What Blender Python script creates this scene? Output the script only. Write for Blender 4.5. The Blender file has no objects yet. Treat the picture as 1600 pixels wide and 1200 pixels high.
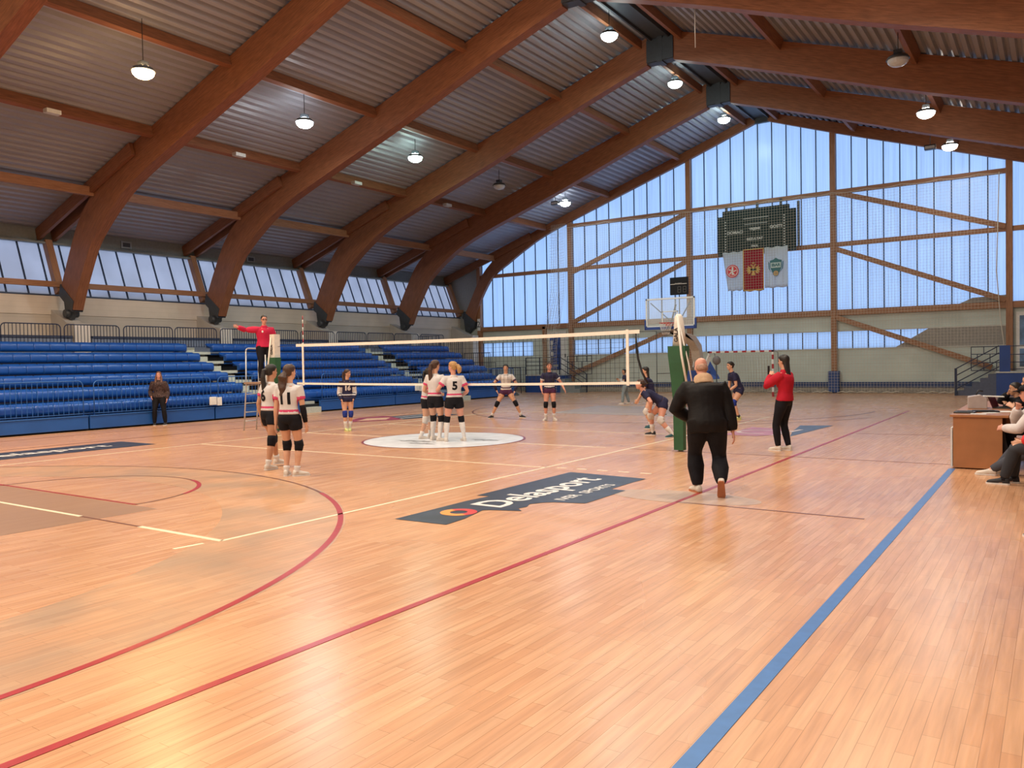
import bpy, bmesh, math, random
from mathutils import Vector, Matrix, Quaternion
from mathutils.bvhtree import BVHTree
random.seed(7)
S = bpy.context.scene
COL = S.collection
PI = math.pi

# ---------------------------------------------------------------- camera, sky, exposure
CAM = Vector((11.2205, -13.8301, 1.6821))
YAW, PITCH, ROLL = -0.5959, -0.027014, -0.018964
fwd = Vector((math.sin(YAW) * math.cos(PITCH), math.cos(YAW) * math.cos(PITCH), math.sin(PITCH)))
r0 = Vector((math.cos(YAW), -math.sin(YAW), 0)); u0 = r0.cross(fwd)
rt = r0 * math.cos(ROLL) + u0 * math.sin(ROLL)
up = -r0 * math.sin(ROLL) + u0 * math.cos(ROLL)
cam_d = bpy.data.cameras.new('camera')
cam_d.sensor_width = 36; cam_d.lens = 1255.83 / 1600 * 36; cam_d.clip_end = 300; cam_d.clip_start = 0.05
cam = bpy.data.objects.new('camera', cam_d); COL.objects.link(cam)
m3 = Matrix((rt, up, -fwd)).transposed()
cam.matrix_world = Matrix.Translation(CAM) @ m3.to_4x4()
S.camera = cam

w = bpy.data.worlds.new('sky'); S.world = w; w.use_nodes = True
bgn = w.node_tree.nodes['Background']
bgn.inputs[0].default_value = (0.50, 0.69, 1.0, 1); bgn.inputs[1].default_value = 3.4
S.view_settings.view_transform = 'Standard'; S.view_settings.look = 'None'
S.view_settings.gamma = 1; S.view_settings.exposure = 0.0; S.view_settings.use_curve_mapping = False
LAMP_POWER = 280.0

# ---------------------------------------------------------------- materials
MATS = {}
def newmat(name):
    m = bpy.data.materials.new(name); m.use_nodes = True
    nt = m.node_tree; b = nt.nodes['Principled BSDF']
    return m, nt, b
def mat(name, col, rough=0.6, metal=0.0, var=0.08, scale=12.0, bump=0.0, coat=0.0, spec=0.5):
    """plain procedural surface: a base colour broken up by noise"""
    if name in MATS: return MATS[name]
    m, nt, b = newmat(name)
    tc = nt.nodes.new('ShaderNodeTexCoord'); n = nt.nodes.new('ShaderNodeTexNoise')
    n.inputs['Scale'].default_value = scale; n.inputs['Detail'].default_value = 4
    nt.links.new(tc.outputs['Object'], n.inputs['Vector'])
    r = nt.nodes.new('ShaderNodeValToRGB')
    c1 = [max(0, c * (1 - var)) for c in col]; c2 = [min(1, c * (1 + var)) for c in col]
    r.color_ramp.elements[0].position = .3; r.color_ramp.elements[1].position = .7
    r.color_ramp.elements[0].color = (*c1, 1); r.color_ramp.elements[1].color = (*c2, 1)
    nt.links.new(n.outputs['Fac'], r.inputs['Fac']); nt.links.new(r.outputs['Color'], b.inputs['Base Color'])
    b.inputs['Roughness'].default_value = rough; b.inputs['Metallic'].default_value = metal
    b.inputs['Specular IOR Level'].default_value = spec
    b.inputs['Coat Weight'].default_value = coat
    if bump > 0:
        bp = nt.nodes.new('ShaderNodeBump'); bp.inputs['Strength'].default_value = bump; bp.inputs['Distance'].default_value = .02
        nt.links.new(n.outputs['Fac'], bp.inputs['Height']); nt.links.new(bp.outputs['Normal'], b.inputs['Normal'])
    MATS[name] = m
    return m
def emis(name, col, strength):
    m, nt, b = newmat(name)
    b.inputs['Base Color'].default_value = (.8, .8, .8, 1)
    b.inputs['Emission Color'].default_value = (*col, 1); b.inputs['Emission Strength'].default_value = strength
    return m
def parquet(name, tint=(1, 1, 1), mix=0.0, rough=.24, worn=0.0):
    """strip parquet running along the hall; optional stain mixed in for worn or painted zones"""
    m, nt, b = newmat(name); L = nt.links.new; N = nt.nodes.new
    tc = N('ShaderNodeTexCoord'); sp = N('ShaderNodeSeparateXYZ'); L(tc.outputs['Object'], sp.inputs[0])
    cb = N('ShaderNodeCombineXYZ'); L(sp.outputs['Y'], cb.inputs['X']); L(sp.outputs['X'], cb.inputs['Y'])
    br = N('ShaderNodeTexBrick'); L(cb.outputs[0], br.inputs['Vector'])
    br.inputs['Scale'].default_value = 1; br.inputs['Brick Width'].default_value = .62; br.inputs['Row Height'].default_value = .075
    br.inputs['Mortar Size'].default_value = .0013; br.inputs['Mortar Smooth'].default_value = .2; br.offset = .37; br.offset_frequency = 2
    br.inputs['Color1'].default_value = (.66, .385, .225, 1); br.inputs['Color2'].default_value = (.58, .305, .165, 1)
    br.inputs['Mortar'].default_value = (.33, .17, .08, 1)
    mp = N('ShaderNodeMapping'); mp.inputs['Scale'].default_value = (28, 1.6, 1); L(tc.outputs['Object'], mp.inputs[0])
    gr = N('ShaderNodeTexNoise'); gr.inputs['Scale'].default_value = 1; gr.inputs['Detail'].default_value = 5; L(mp.outputs[0], gr.inputs['Vector'])
    bg = N('ShaderNodeTexNoise'); bg.inputs['Scale'].default_value = .35; bg.inputs['Detail'].default_value = 3; L(tc.outputs['Object'], bg.inputs['Vector'])
    def mixc(f, a, c, mode='MIX'):
        x = N('ShaderNodeMix'); x.data_type = 'RGBA'; x.blend_type = mode
        if isinstance(f, float): x.inputs[0].default_value = f
        else: L(f, x.inputs[0])
        for i, v in ((6, a), (7, c)):
            if isinstance(v, tuple): x.inputs[i].default_value = v
            else: L(v, x.inputs[i])
        return x.outputs[2]
    rg = N('ShaderNodeValToRGB'); rg.color_ramp.elements[0].position = .3; rg.color_ramp.elements[1].position = .72
    rg.color_ramp.elements[0].color = (.80, .78, .76, 1); rg.color_ramp.elements[1].color = (1.08, 1.06, 1.04, 1); L(gr.outputs['Fac'], rg.inputs[0])
    c = mixc(1.0, br.outputs['Color'], rg.outputs['Color'], 'MULTIPLY')
    r2 = N('ShaderNodeValToRGB'); r2.color_ramp.elements[0].position = .35; r2.color_ramp.elements[1].position = .65
    r2.color_ramp.elements[0].color = (.93, .93, .95, 1); r2.color_ramp.elements[1].color = (1.06, 1.05, 1.02, 1); L(bg.outputs['Fac'], r2.inputs[0])
    c = mixc(1.0, c, r2.outputs['Color'], 'MULTIPLY')
    if mix > 0:
        if worn > 0:
            wn = N('ShaderNodeTexNoise'); wn.inputs['Scale'].default_value = 1.3; wn.inputs['Detail'].default_value = 6; L(tc.outputs['Object'], wn.inputs['Vector'])
            rr = N('ShaderNodeMapRange'); rr.inputs[1].default_value = .4; rr.inputs[2].default_value = .65
            rr.inputs[3].default_value = mix * (1 - worn); rr.inputs[4].default_value = mix; L(wn.outputs['Fac'], rr.inputs[0])
            c = mixc(rr.outputs[0], c, (*tint, 1))
        else: c = mixc(float(mix), c, (*tint, 1))
    L(c, b.inputs['Base Color'])
    rn = N('ShaderNodeMapRange'); rn.inputs[3].default_value = rough - .05; rn.inputs[4].default_value = rough + .1; L(bg.outputs['Fac'], rn.inputs[0])
    L(rn.outputs[0], b.inputs['Roughness']); b.inputs['Specular IOR Level'].default_value = .42
    bp = N('ShaderNodeBump'); bp.inputs['Strength'].default_value = .12; bp.inputs['Distance'].default_value = .01
    L(gr.outputs['Fac'], bp.inputs['Height']); L(bp.outputs['Normal'], b.inputs['Normal'])
    return m
def timber(name, c1, c2):
    """glued laminated timber: fine lamellae across the depth plus streaks (UV: u along the member, v across)"""
    m, nt, b = newmat(name); L = nt.links.new; N = nt.nodes.new
    uv = N('ShaderNodeUVMap'); mp = N('ShaderNodeMapping'); mp.inputs['Scale'].default_value = (1.2, 14, 1); L(uv.outputs[0], mp.inputs[0])
    n = N('ShaderNodeTexNoise'); n.inputs['Scale'].default_value = 2; n.inputs['Detail'].default_value = 6; L(mp.outputs[0], n.inputs['Vector'])
    br = N('ShaderNodeTexBrick'); L(uv.outputs[0], br.inputs['Vector']); br.inputs['Scale'].default_value = 1
    br.inputs['Brick Width'].default_value = 2.4; br.inputs['Row Height'].default_value = .045; br.inputs['Mortar Size'].default_value = .0012
    br.inputs['Color1'].default_value = (1, 1, 1, 1); br.inputs['Color2'].default_value = (.8, .8, .8, 1); br.inputs['Mortar'].default_value = (.62, .6, .6, 1)
    r = N('ShaderNodeValToRGB'); r.color_ramp.elements[0].position = .3; r.color_ramp.elements[1].position = .72
    r.color_ramp.elements[0].color = (*c1, 1); r.color_ramp.elements[1].color = (*c2, 1); L(n.outputs['Fac'], r.inputs[0])
    x = N('ShaderNodeMix'); x.data_type = 'RGBA'; x.blend_type = 'MULTIPLY'; x.inputs[0].default_value = .55
    L(r.outputs[0], x.inputs[6]); L(br.outputs['Color'], x.inputs[7]); L(x.outputs[2], b.inputs['Base Color'])
    b.inputs['Roughness'].default_value = .55
    return m
def sheet(name, col, streak=.1, scale=30):
    """translucent ribbed daylight panel"""
    m, nt, b = newmat(name); L = nt.links.new; N = nt.nodes.new
    tc = N('ShaderNodeTexCoord'); mp = N('ShaderNodeMapping'); mp.inputs['Scale'].default_value = (scale, 1.0, .25) ; L(tc.outputs['Object'], mp.inputs[0])
    n = N('ShaderNodeTexNoise'); n.inputs['Scale'].default_value = 1; n.inputs['Detail'].default_value = 3; L(mp.outputs[0], n.inputs['Vector'])
    r = N('ShaderNodeValToRGB'); r.color_ramp.elements[0].position = .35; r.color_ramp.elements[1].position = .6
    r.color_ramp.elements[0].color = (*[c * (1 - streak) for c in col], 1); r.color_ramp.elements[1].color = (*col, 1); L(n.outputs['Fac'], r.inputs[0])
    t = N('ShaderNodeBsdfTranslucent'); d = N('ShaderNodeBsdfPrincipled'); d.inputs['Base Color'].default_value = (.6, .65, .7, 1); d.inputs['Roughness'].default_value = .25
    L(r.outputs[0], t.inputs[0]); mx = N('ShaderNodeMixShader'); mx.inputs[0].default_value = .22
    L(t.outputs[0], mx.inputs[1]); L(d.outputs[0], mx.inputs[2]); L(mx.outputs[0], nt.nodes['Material Output'].inputs[0])
    return m
def corrugated(name, col):
    m, nt, b = newmat(name); b.inputs['Roughness'].default_value = .42; b.inputs['Metallic'].default_value = .15
    L = nt.links.new; N = nt.nodes.new
    tc = N('ShaderNodeTexCoord'); n = N('ShaderNodeTexNoise'); n.inputs['Scale'].default_value = .5; n.inputs['Detail'].default_value = 5; L(tc.outputs['Object'], n.inputs['Vector'])
    r = N('ShaderNodeValToRGB'); r.color_ramp.elements[0].color = (*[c * .85 for c in col], 1); r.color_ramp.elements[1].color = (*[c * 1.15 for c in col], 1)
    L(n.outputs['Fac'], r.inputs[0]); L(r.outputs[0], b.inputs['Base Color'])
    return m
def blockwall(name, col, h=.25, gx=None, dark=.9):
    """wall cladding with fine horizontal joints"""
    m, nt, b = newmat(name); L = nt.links.new; N = nt.nodes.new
    tc = N('ShaderNodeTexCoord'); sp = N('ShaderNodeSeparateXYZ'); L(tc.outputs['Object'], sp.inputs[0])
    ad = N('ShaderNodeMath'); ad.operation = 'ADD'; L(sp.outputs['X'], ad.inputs[0]); L(sp.outputs['Y'], ad.inputs[1])
    cb = N('ShaderNodeCombineXYZ'); L(ad.outputs[0], cb.inputs['X']); L(sp.outputs['Z'], cb.inputs['Y'])
    br = N('ShaderNodeTexBrick'); L(cb.outputs[0], br.inputs['Vector']); br.inputs['Scale'].default_value = 1
    br.inputs['Brick Width'].default_value = gx or 40; br.inputs['Row Height'].default_value = h; br.inputs['Mortar Size'].default_value = .008
    br.inputs['Color1'].default_value = (*col, 1); br.inputs['Color2'].default_value = (*[c * .97 for c in col], 1); br.inputs['Mortar'].default_value = (*[c * dark for c in col], 1)
    n = N('ShaderNodeTexNoise'); n.inputs['Scale'].default_value = .8; n.inputs['Detail'].default_value = 6; L(tc.outputs['Object'], n.inputs['Vector'])
    r = N('ShaderNodeValToRGB'); r.color_ramp.elements[0].position = .3; r.color_ramp.elements[1].position = .65
    r.color_ramp.elements[0].color = (.86, .86, .86, 1); r.color_ramp.elements[1].color = (1.03, 1.03, 1.03, 1); L(n.outputs['Fac'], r.inputs[0])
    x = N('ShaderNodeMix'); x.data_type = 'RGBA'; x.blend_type = 'MULTIPLY'; x.inputs[0].default_value = 1
    L(br.outputs['Color'], x.inputs[6]); L(r.outputs[0], x.inputs[7]); L(x.outputs[2], b.inputs['Base Color']); b.inputs['Roughness'].default_value = .7
    return m

WOOD = timber('glulam', (.17, .062, .025), (.31, .12, .052))
WOOD2 = timber('planed_pine', (.26, .12, .06), (.40, .20, .105))
M_steel = mat('dark_steel', (.05, .058, .07), .5, .25)
M_galv = mat('galvanised', (.30, .34, .36), .5, .5)
M_blue = mat('seat_blue', (.008, .075, .36), .34, var=.12, scale=3, spec=.5)
M_blue2 = mat('panel_blue', (.012, .085, .33), .45, var=.1, scale=2)
M_navy = mat('navy_tube', (.012, .022, .06), .4, .2)
M_railblue = mat('light_blue_tube', (.03, .13, .42), .4, .2)
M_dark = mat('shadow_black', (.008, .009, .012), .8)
M_white = mat('white_paint', (.72, .72, .70), .5)
M_pale = mat('pale_grey_paint', (.52, .53, .50), .55)
M_wall = blockwall('wall_panel_upper', (.66, .58, .50), .18)
M_wall2 = blockwall('wall_concrete_lower', (.54, .48, .42), .9)
M_gwall = blockwall('green_grey_cladding', (.58, .66, .62), .19, dark=.88)
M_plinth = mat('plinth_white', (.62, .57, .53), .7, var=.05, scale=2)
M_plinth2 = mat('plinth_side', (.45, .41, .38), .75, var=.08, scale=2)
M_deck = corrugated('roof_deck', (.32, .33, .37))
M_glass_end = sheet('daylight_panel', (.60, .66, .74), .13, 22)
M_glass_side = sheet('daylight_panel_side', (.56, .53, .54), .1, 2)
M_mull = mat('mullion_dark', (.03, .05, .10), .5)
M_net = mat('net_cord', (.55, .50, .42), .8)
M_netdark = mat('net_cord_black', (.02, .025, .03), .8)
M_tape = mat('net_tape_cream', (.84, .78, .70), .7, var=.05)
M_green = mat('post_padding_green', (.015, .085, .035), .55, var=.12, scale=5)
M_red = mat('court_red', (.38, .028, .04), .32)
M_lineblue = mat('court_blue', (.05, .16, .42), .35)
M_cream = mat('court_cream', (.82, .72, .52), .35)
M_brown = mat('court_brown', (.16, .06, .04), .35)
M_logo = mat('logo_navy', (.028, .036, .062), .4, var=.25, scale=4)
M_logow = mat('logo_white', (.72, .70, .68), .4)
M_logoo = mat('logo_orange', (.85, .30, .06), .4)
M_logor = mat('logo_red', (.60, .05, .05), .4)
M_desk = mat('desk_beech', (.36, .15, .06), .4, var=.1, scale=4)
M_black = mat('black_plastic', (.012, .012, .014), .4)

# ---------------------------------------------------------------- geometry helpers
class B:
    """collects shapes, then links them as one mesh object"""
    def __init__(s, flat=False): s.flat = flat; s.bm = bmesh.new(); s.uv = s.bm.loops.layers.uv.new('UVMap')
    def box(s, a, b, M=None):
        x0, y0, z0 = a; x1, y1, z1 = b
        vs = [Vector(v) for v in ((x0, y0, z0), (x1, y0, z0), (x1, y1, z0), (x0, y1, z0), (x0, y0, z1), (x1, y0, z1), (x1, y1, z1), (x0, y1, z1))]
        if M: vs = [M @ v for v in vs]
        v = [s.bm.verts.new(p) for p in vs]
        for f in ((3, 2, 1, 0), (4, 5, 6, 7), (0, 1, 5, 4), (1, 2, 6, 5), (2, 3, 7, 6), (3, 0, 4, 7)):
            fc = s.bm.faces.new([v[i] for i in f])
            n = (vs[f[1]] - vs[f[0]]).cross(vs[f[2]] - vs[f[1]])
            ax = max(range(3), key=lambda i: abs(n[i]))
            for l in fc.loops:
                c = l.vert.co
                l[s.uv].uv = ((c.y, c.z) if ax == 0 else (c.x, c.z) if ax == 1 else (c.x, c.y))
        return s
    def bar(s, p, q, wd, ht, upv=(0, 0, 1)):
        """rectangular member from p to q; wd sideways, ht along upv"""
        p = Vector(p); q = Vector(q); d = q - p; ln = d.length; d.normalize()
        u = Vector(upv); sd = d.cross(u)
        if sd.length < 1e-4: sd = d.cross(Vector((1, 0, 0)))
        sd.normalize(); u = sd.cross(d).normalized()
        vs = []
        for t in (p, q):
            for a, b_ in ((-1, -1), (1, -1), (1, 1), (-1, 1)): vs.append(s.bm.verts.new(t + sd * a * wd / 2 + u * b_ * ht / 2))
        for i in range(4):
            j = (i + 1) % 4
            f = s.bm.faces.new([vs[i], vs[j], vs[4 + j], vs[4 + i]])
            for l, uvv in zip(f.loops, ((0, 0), (0, ht), (ln, ht), (ln, 0))): l[s.uv].uv = (uvv[0], uvv[1] + i * .37)
        s.bm.faces.new(vs[:4][::-1]); s.bm.faces.new(vs[4:])
        return s
    def tube(s, pts, r, n=8, closed=False, cap=True):
        pts = [Vector(p) for p in pts]; rings = []; prev = None
        rr = r if isinstance(r, (list, tuple)) else [r] * len(pts)
        for i, p in enumerate(pts):
            a = pts[i - 1] if (i > 0 or closed) else p; b_ = pts[(i + 1) % len(pts)] if (i < len(pts) - 1 or closed) else p
            d = (b_ - a).normalized()
            if prev is None:
                ref = Vector((0, 0, 1)) if abs(d.z) < .9 else Vector((1, 0, 0)); x = d.cross(ref).normalized()
            else: x = (prev - d * prev.dot(d)).normalized()
            prev = x; y = d.cross(x)
            rings.append([s.bm.verts.new(p + (x * math.cos(2 * PI * k / n) + y * math.sin(2 * PI * k / n)) * rr[i]) for k in range(n)])
        m = len(rings)
        for i in range(m if closed else m - 1):
            A = rings[i]; Bq = rings[(i + 1) % m]
            for k in range(n):
                f = s.bm.faces.new([A[k], A[(k + 1) % n], Bq[(k + 1) % n], Bq[k]]); f.smooth = True
        if cap and not closed:
            s.bm.faces.new(rings[0][::-1]); s.bm.faces.new(rings[-1])
        return s
    def cyl(s, c, r, h, n=20, ax=2, r2=None):
        a = Vector(c); b_ = a.copy(); b_[ax] += h
        return s.tube([a, b_], [r, r if r2 is None else r2], n)
    def prism(s, poly, v, M=None):
        """closed polygon (list of 3-D points) extruded by vector v"""
        P = [Vector(p) for p in poly]; v = Vector(v)
        if M: P = [M @ p for p in P]; v = M.to_3x3() @ v
        a = [s.bm.verts.new(p) for p in P]; b_ = [s.bm.verts.new(p + v) for p in P]
        n = len(P); s.bm.faces.new(a[::-1]); s.bm.faces.new(b_)
        for i in range(n): s.bm.faces.new([a[i], a[(i + 1) % n], b_[(i + 1) % n], b_[i]])
        return s
    def ell(s, c, rx, ry, rz, M=None, seg=14, ring=9):
        T = Matrix.Translation(Vector(c)) @ (M.to_4x4() if M else Matrix.Identity(4)) @ Matrix.Diagonal((rx, ry, rz, 1))
        bmesh.ops.create_uvsphere(s.bm, u_segments=seg, v_segments=ring, radius=1, matrix=T)
        return s
    def loft(s, secs, n=14):
        """secs: (centre, side vector, front vector) ellipse sections, capped"""
        rings = []
        for c, a, b_ in secs:
            c = Vector(c); rings.append([s.bm.verts.new(c + a * math.cos(2 * PI * k / n) + b_ * math.sin(2 * PI * k / n)) for k in range(n)])
        for A, Q in zip(rings, rings[1:]):
            for k in range(n):
                f = s.bm.faces.new([A[k], A[(k + 1) % n], Q[(k + 1) % n], Q[k]]); f.smooth = True
        for R, c in ((rings[0], secs[0][0]), (rings[-1], secs[-1][0])):
            cv = s.bm.verts.new(Vector(c))
            for k in range(n): 
                f = s.bm.faces.new([R[k], R[(k + 1) % n], cv]); f.smooth = True
        return s
    def mesh(s, name, smooth=False):
        bmesh.ops.recalc_face_normals(s.bm, faces=s.bm.faces[:])
        if s.flat:
            for f in s.bm.faces:
                f.normal_update()
                if f.normal.z < 0: f.normal_flip()
        me = bpy.data.meshes.new(name); s.bm.to_mesh(me); s.bm.free()
        if smooth:
            for p in me.polygons: p.use_smooth = True
        return me
    def obj(s, name, m, parent=None, smooth=False):
        me = s.mesh(name, smooth); me.materials.append(m)
        o = bpy.data.objects.new(name, me); COL.objects.link(o)
        if parent: o.parent = parent
        return o
def tag(o, label, cat, group=None, kind=None):
    o['label'] = label; o['category'] = cat
    if group: o['group'] = group
    if kind: o['kind'] = kind
    return o
def thing(name, label, cat, loc=(0, 0, 0), rz=0.0, group=None):
    o = bpy.data.objects.new(name, None); COL.objects.link(o); o.location = loc; o.rotation_euler = (0, 0, rz); o.empty_display_size = .1
    return tag(o, label, cat, group)
def struct(o):
    o['kind'] = 'structure'; return o
def copy_tree(o, parent=None):
    c = o.copy(); COL.objects.link(c); c.parent = parent
    for ch in list(o.children): copy_tree(ch, c)
    return c
def bevel(o, wd=.01, seg=2):
    md = o.modifiers.new('bevel', 'BEVEL'); md.width = wd; md.segments = seg; md.limit_method = 'ANGLE'; return o
ORD = ['first', 'second', 'third', 'fourth', 'fifth', 'sixth', 'seventh', 'eighth', 'ninth', 'tenth', 'eleventh', 'twelfth']
def ordn(i):
    if i < 12: return ORD[i]
    n = i + 1
    return f"{n}{'st' if n % 10 == 1 and n != 11 else 'nd' if n % 10 == 2 and n != 12 else 'rd' if n % 10 == 3 and n != 13 else 'th'}"
def textmesh(txt, size, ext=.001, font_scale_x=1.0, shear=0.0, bold=0.0):
    c = bpy.data.curves.new('lettering', 'FONT'); c.body = txt; c.size = size; c.extrude = ext; c.align_x = 'CENTER'; c.align_y = 'CENTER'
    c.shear = shear; c.offset = bold; c.resolution_u = 3
    o = bpy.data.objects.new('lettering', c); COL.objects.link(o)
    dg = bpy.context.evaluated_depsgraph_get(); dg.update()
    me = bpy.data.meshes.new_from_object(o.evaluated_get(dg))
    bpy.data.objects.remove(o); bpy.data.curves.remove(c)
    if font_scale_x != 1.0: me.transform(Matrix.Diagonal((font_scale_x, 1, 1, 1)))
    return me
def textobj(name, txt, size, m, M, parent=None, **k):
    me = textmesh(txt, size, **k); me.transform(M); me.materials.clear(); me.materials.append(m)
    o = bpy.data.objects.new(name, me); COL.objects.link(o)
    if parent: o.parent = parent
    return o
# ================================================================ THE HALL
XC = -0.35
ARCH_Y = [-4.75, 1.2, 7.15, 13.1, 19.0, 24.75]
YW, YB = 25.0, -27.0           # end walls
DW = 18.5                      # side wall distance from the ridge line
def rz_(d): return 13.38 - .335 * d   # underside of the roof deck

# ---- floor and its markings
fl = B().box((XC - DW, YB, -.1), (XC + DW, YW, 0)).obj('floor', parquet('parquet_floor')); struct(fl)
def onfloor(name, b, m): 
    return b.obj(name, m, fl)
def strip(b, p, q, wd, z0=.0005, z1=.003):
    b.bar((p[0], p[1], (z0 + z1) / 2), (q[0], q[1], (z0 + z1) / 2), wd, z1 - z0)
def arc(b, c, R, wd, a0, a1, n=64, z0=.0005, z1=.003):
    """flat ring sector; angles in degrees"""
    ps = []
    for i in range(n + 1):
        a = math.radians(a0 + (a1 - a0) * i / n); ps.append((math.cos(a), math.sin(a)))
    for (c1, s1), (c2, s2) in zip(ps, ps[1:]):
        q = [(c[0] + c1 * (R - wd / 2), c[1] + s1 * (R - wd / 2)), (c[0] + c1 * (R + wd / 2), c[1] + s1 * (R + wd / 2)),
             (c[0] + c2 * (R + wd / 2), c[1] + s2 * (R + wd / 2)), (c[0] + c2 * (R - wd / 2), c[1] + s2 * (R - wd / 2))]
        v = [b.bm.verts.new((x, y, z1)) for x, y in q]; b.bm.faces.new(v)
stain = parquet('parquet_worn', (.27, .21, .16), .6, .33, worn=.7)
stain_far = parquet('parquet_stained_far', (.25, .25, .24), .6, .35)
stain_key = parquet('parquet_stained_key', (.24, .15, .105), .72, .32)
b = B(); b.box((-2.25, -14, .0002), (2.25, -8.27, .001)); onfloor('stained_key_area', b, stain_key)
b = B(True); arc(b, (0, -12.425), 6.1, 1.35, -5, 185, 60, z1=.0008); onfloor('worn_arc_band', b, stain)
b = B(); b.prism([(-2.5, 8.6, .0002), (1.9, 8.3, .0002), (1.3, 12.7, .0002), (-3.0, 12.9, .0002)], (0, 0, .0008)); onfloor('stained_key_area', b, stain_far)
b = B(True); b.prism([(7.45 + .95 * math.cos(k * PI / 12), -4.6 + .42 * math.sin(k * PI / 12), .0016) for k in range(24)], (0, 0, .0004)); onfloor('scuffed_patch', b, parquet('parquet_scuff', (.34, .32, .30), .5, .35))
b = B()
for s in (-1,): pass
strip(b, (7.5, -14), (7.55, 12.8), .06)
onfloor('red_sideline', b, M_red)
b = B(True); arc(b, (0, -12.425), 6.72, .06, -14, 62); onfloor('red_three_point_arc', b, M_red)
b = B(True); arc(b, (0, -12.425), 6.72, .035, 62, 192); onfloor('brown_arc_remnant', b, M_brown)
b = B(True); arc(b, (0, -8.23), 1.72, .06, 28, 75, 24); onfloor('red_free_throw_arc', b, M_red)
b = B(True); arc(b, (0, -8.23), 1.72, .03, 0, 28, 12); arc(b, (0, -8.23), 1.72, .03, 75, 180, 40); onfloor('brown_free_throw_arc', b, M_brown)
b = B(); strip(b, (-1.9, -8.23), (1.75, -8.23), .045); strip(b, (-1.72, -8.23), (-2.6, -14), .045); onfloor('dark_red_free_throw_line', b, mat('court_dark_red', (.30, .03, .03), .35))
b = B(); strip(b, (9.95, -14), (9.95, -.5), .085); onfloor('blue_sideline', b, M_lineblue)
b = B()
strip(b, (4.5, -9), (4.5, 9), .05); strip(b, (-4.5, -9), (-4.5, 9), .05)
strip(b, (4.5, -9), (3.1, -9), .06); strip(b, (1.9, -9), (-4.5, -9), .05); strip(b, (-4.5, -3), (4.5, -3), .05); strip(b, (-4.5, 3), (4.5, 3), .05)
strip(b, (1.95, 0), (4.0, 0), .05); strip(b, (-4.5, 0), (-1.9, 0), .05); strip(b, (-4.5, 9), (4.5, 9), .05)
strip(b, (4.40, -9.45), (4.44, -9.16), .05)
for i in range(5): strip(b, (4.66 + i * .36, -2.93), (4.84 + i * .36, -2.93), .05)
onfloor('cream_volleyball_lines', b, M_cream)
b = B(); strip(b, (3.1, -9), (1.9, -9), .03); strip(b, (4.5, 0), (9.9, -.02), .03); strip(b, (7.5, -4.95), (9.58, -5.0), .035)
strip(b, (-7.5, 14), (3.5, 13.9), .04); arc(b, (0, 12.2), 6.7, .05, 180, 360, 60); arc(b, (0, 12.2), 7.5, .04, 290, 340, 30); strip(b, (7.6, 4.7), (9.6, 4.9), .03)
strip(b, (-7.5, -9), (-7.4, 12.8), .05); strip(b, (-9.9, -9), (-9.9, 14), .03)
onfloor('brown_court_lines', b, M_brown)
b = B(True)
arc(b, (0, 0), .88, 1.76, 0, 360, 64, z1=.0035); onfloor('white_centre_disc', b, mat('disc_white', (.70, .74, .80), .35, var=.14, scale=2.5))
b = B(True); arc(b, (0, 0), 1.78, .05, 0, 360, 72, z1=.004); onfloor('dark_red_centre_ring', b, mat('ring_maroon', (.22, .03, .05), .35))
b = B()
for cx_, cy_, ra_, rb_ in ((.95, .25, .32, .13), (-.35, -.55, .5, .14), (.1, -.9, .35, .1)): b.prism([(cx_ + ra_ * math.cos(k * PI / 9) * (1 + .25 * math.sin(k * 2.3)), cy_ + rb_ * math.sin(k * PI / 9) * (1 + .3 * math.cos(k * 3.1)), .0042) for k in range(18)], (0, 0, .0004))
onfloor('grey_disc_smudges', b, mat('smudge_grey', (.30, .31, .34), .5, var=.5, scale=8))
# front sponsor logo, partly peeled
OUT = [(5.26, -7.36), (5.95, -7.33), (5.92, -6.97), (5.8, -6.48), (5.9, -6.42), (6.22, -6.31), (6.10, -6.2), (6.13, -6.06), (6.06, -5.9), (6.15, -5.74), (6.25, -5.66), (6.62, -5.55), (6.62, -4.48), (6.4, -4.47), (6.4, -3.82), (6.42, -3.43), (5.78, -3.37), (5.12, -3.3), (5.13, -5.69), (5.31, -5.66), (5.26, -6.08)]
def polyobj(name, pts, z, m):
    from mathutils.geometry import tessellate_polygon
    bb = B(True); vs = [bb.bm.verts.new((x, y, z)) for x, y in pts]
    for tri in tessellate_polygon([[Vector((x, y, 0)) for x, y in pts]]): bb.bm.faces.new([vs[i] for i in tri])
    return bb.obj(name, m, fl)
polyobj('navy_logo_panel', OUT, .004, M_logo)
def ftext(name, txt, size, x, y, m, sx=1.0, bold=0.0, z=.006, par=None):
    me = textmesh(txt, size, ext=.0004, font_scale_x=sx, bold=bold)
    me.transform(Matrix.Translation((x, y, z)) @ Matrix.Rotation(PI / 2, 4, 'Z'))
    me.materials.clear(); me.materials.append(m)
    o = bpy.data.objects.new(name, me); COL.objects.link(o); o.parent = fl; return o
ftext('white_logo_lettering', 'Delasport', .62, 5.70, -5.02, M_logow, 1.02, .012)
ftext('small_logo_lettering', 'IVER  SPORTS', .21, 6.24, -4.82, M_logow, 1.12, .003)
b = B(True); arc(b, (5.64, -6.72), .155, .11, 150, 330, 30, z1=.0065); onfloor('orange_logo_ring', b, M_logoo)
b = B(True); arc(b, (5.64, -6.72), .155, .11, -30, 150, 30, z1=.0068); onfloor('red_logo_ring', b, M_logor)
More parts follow.
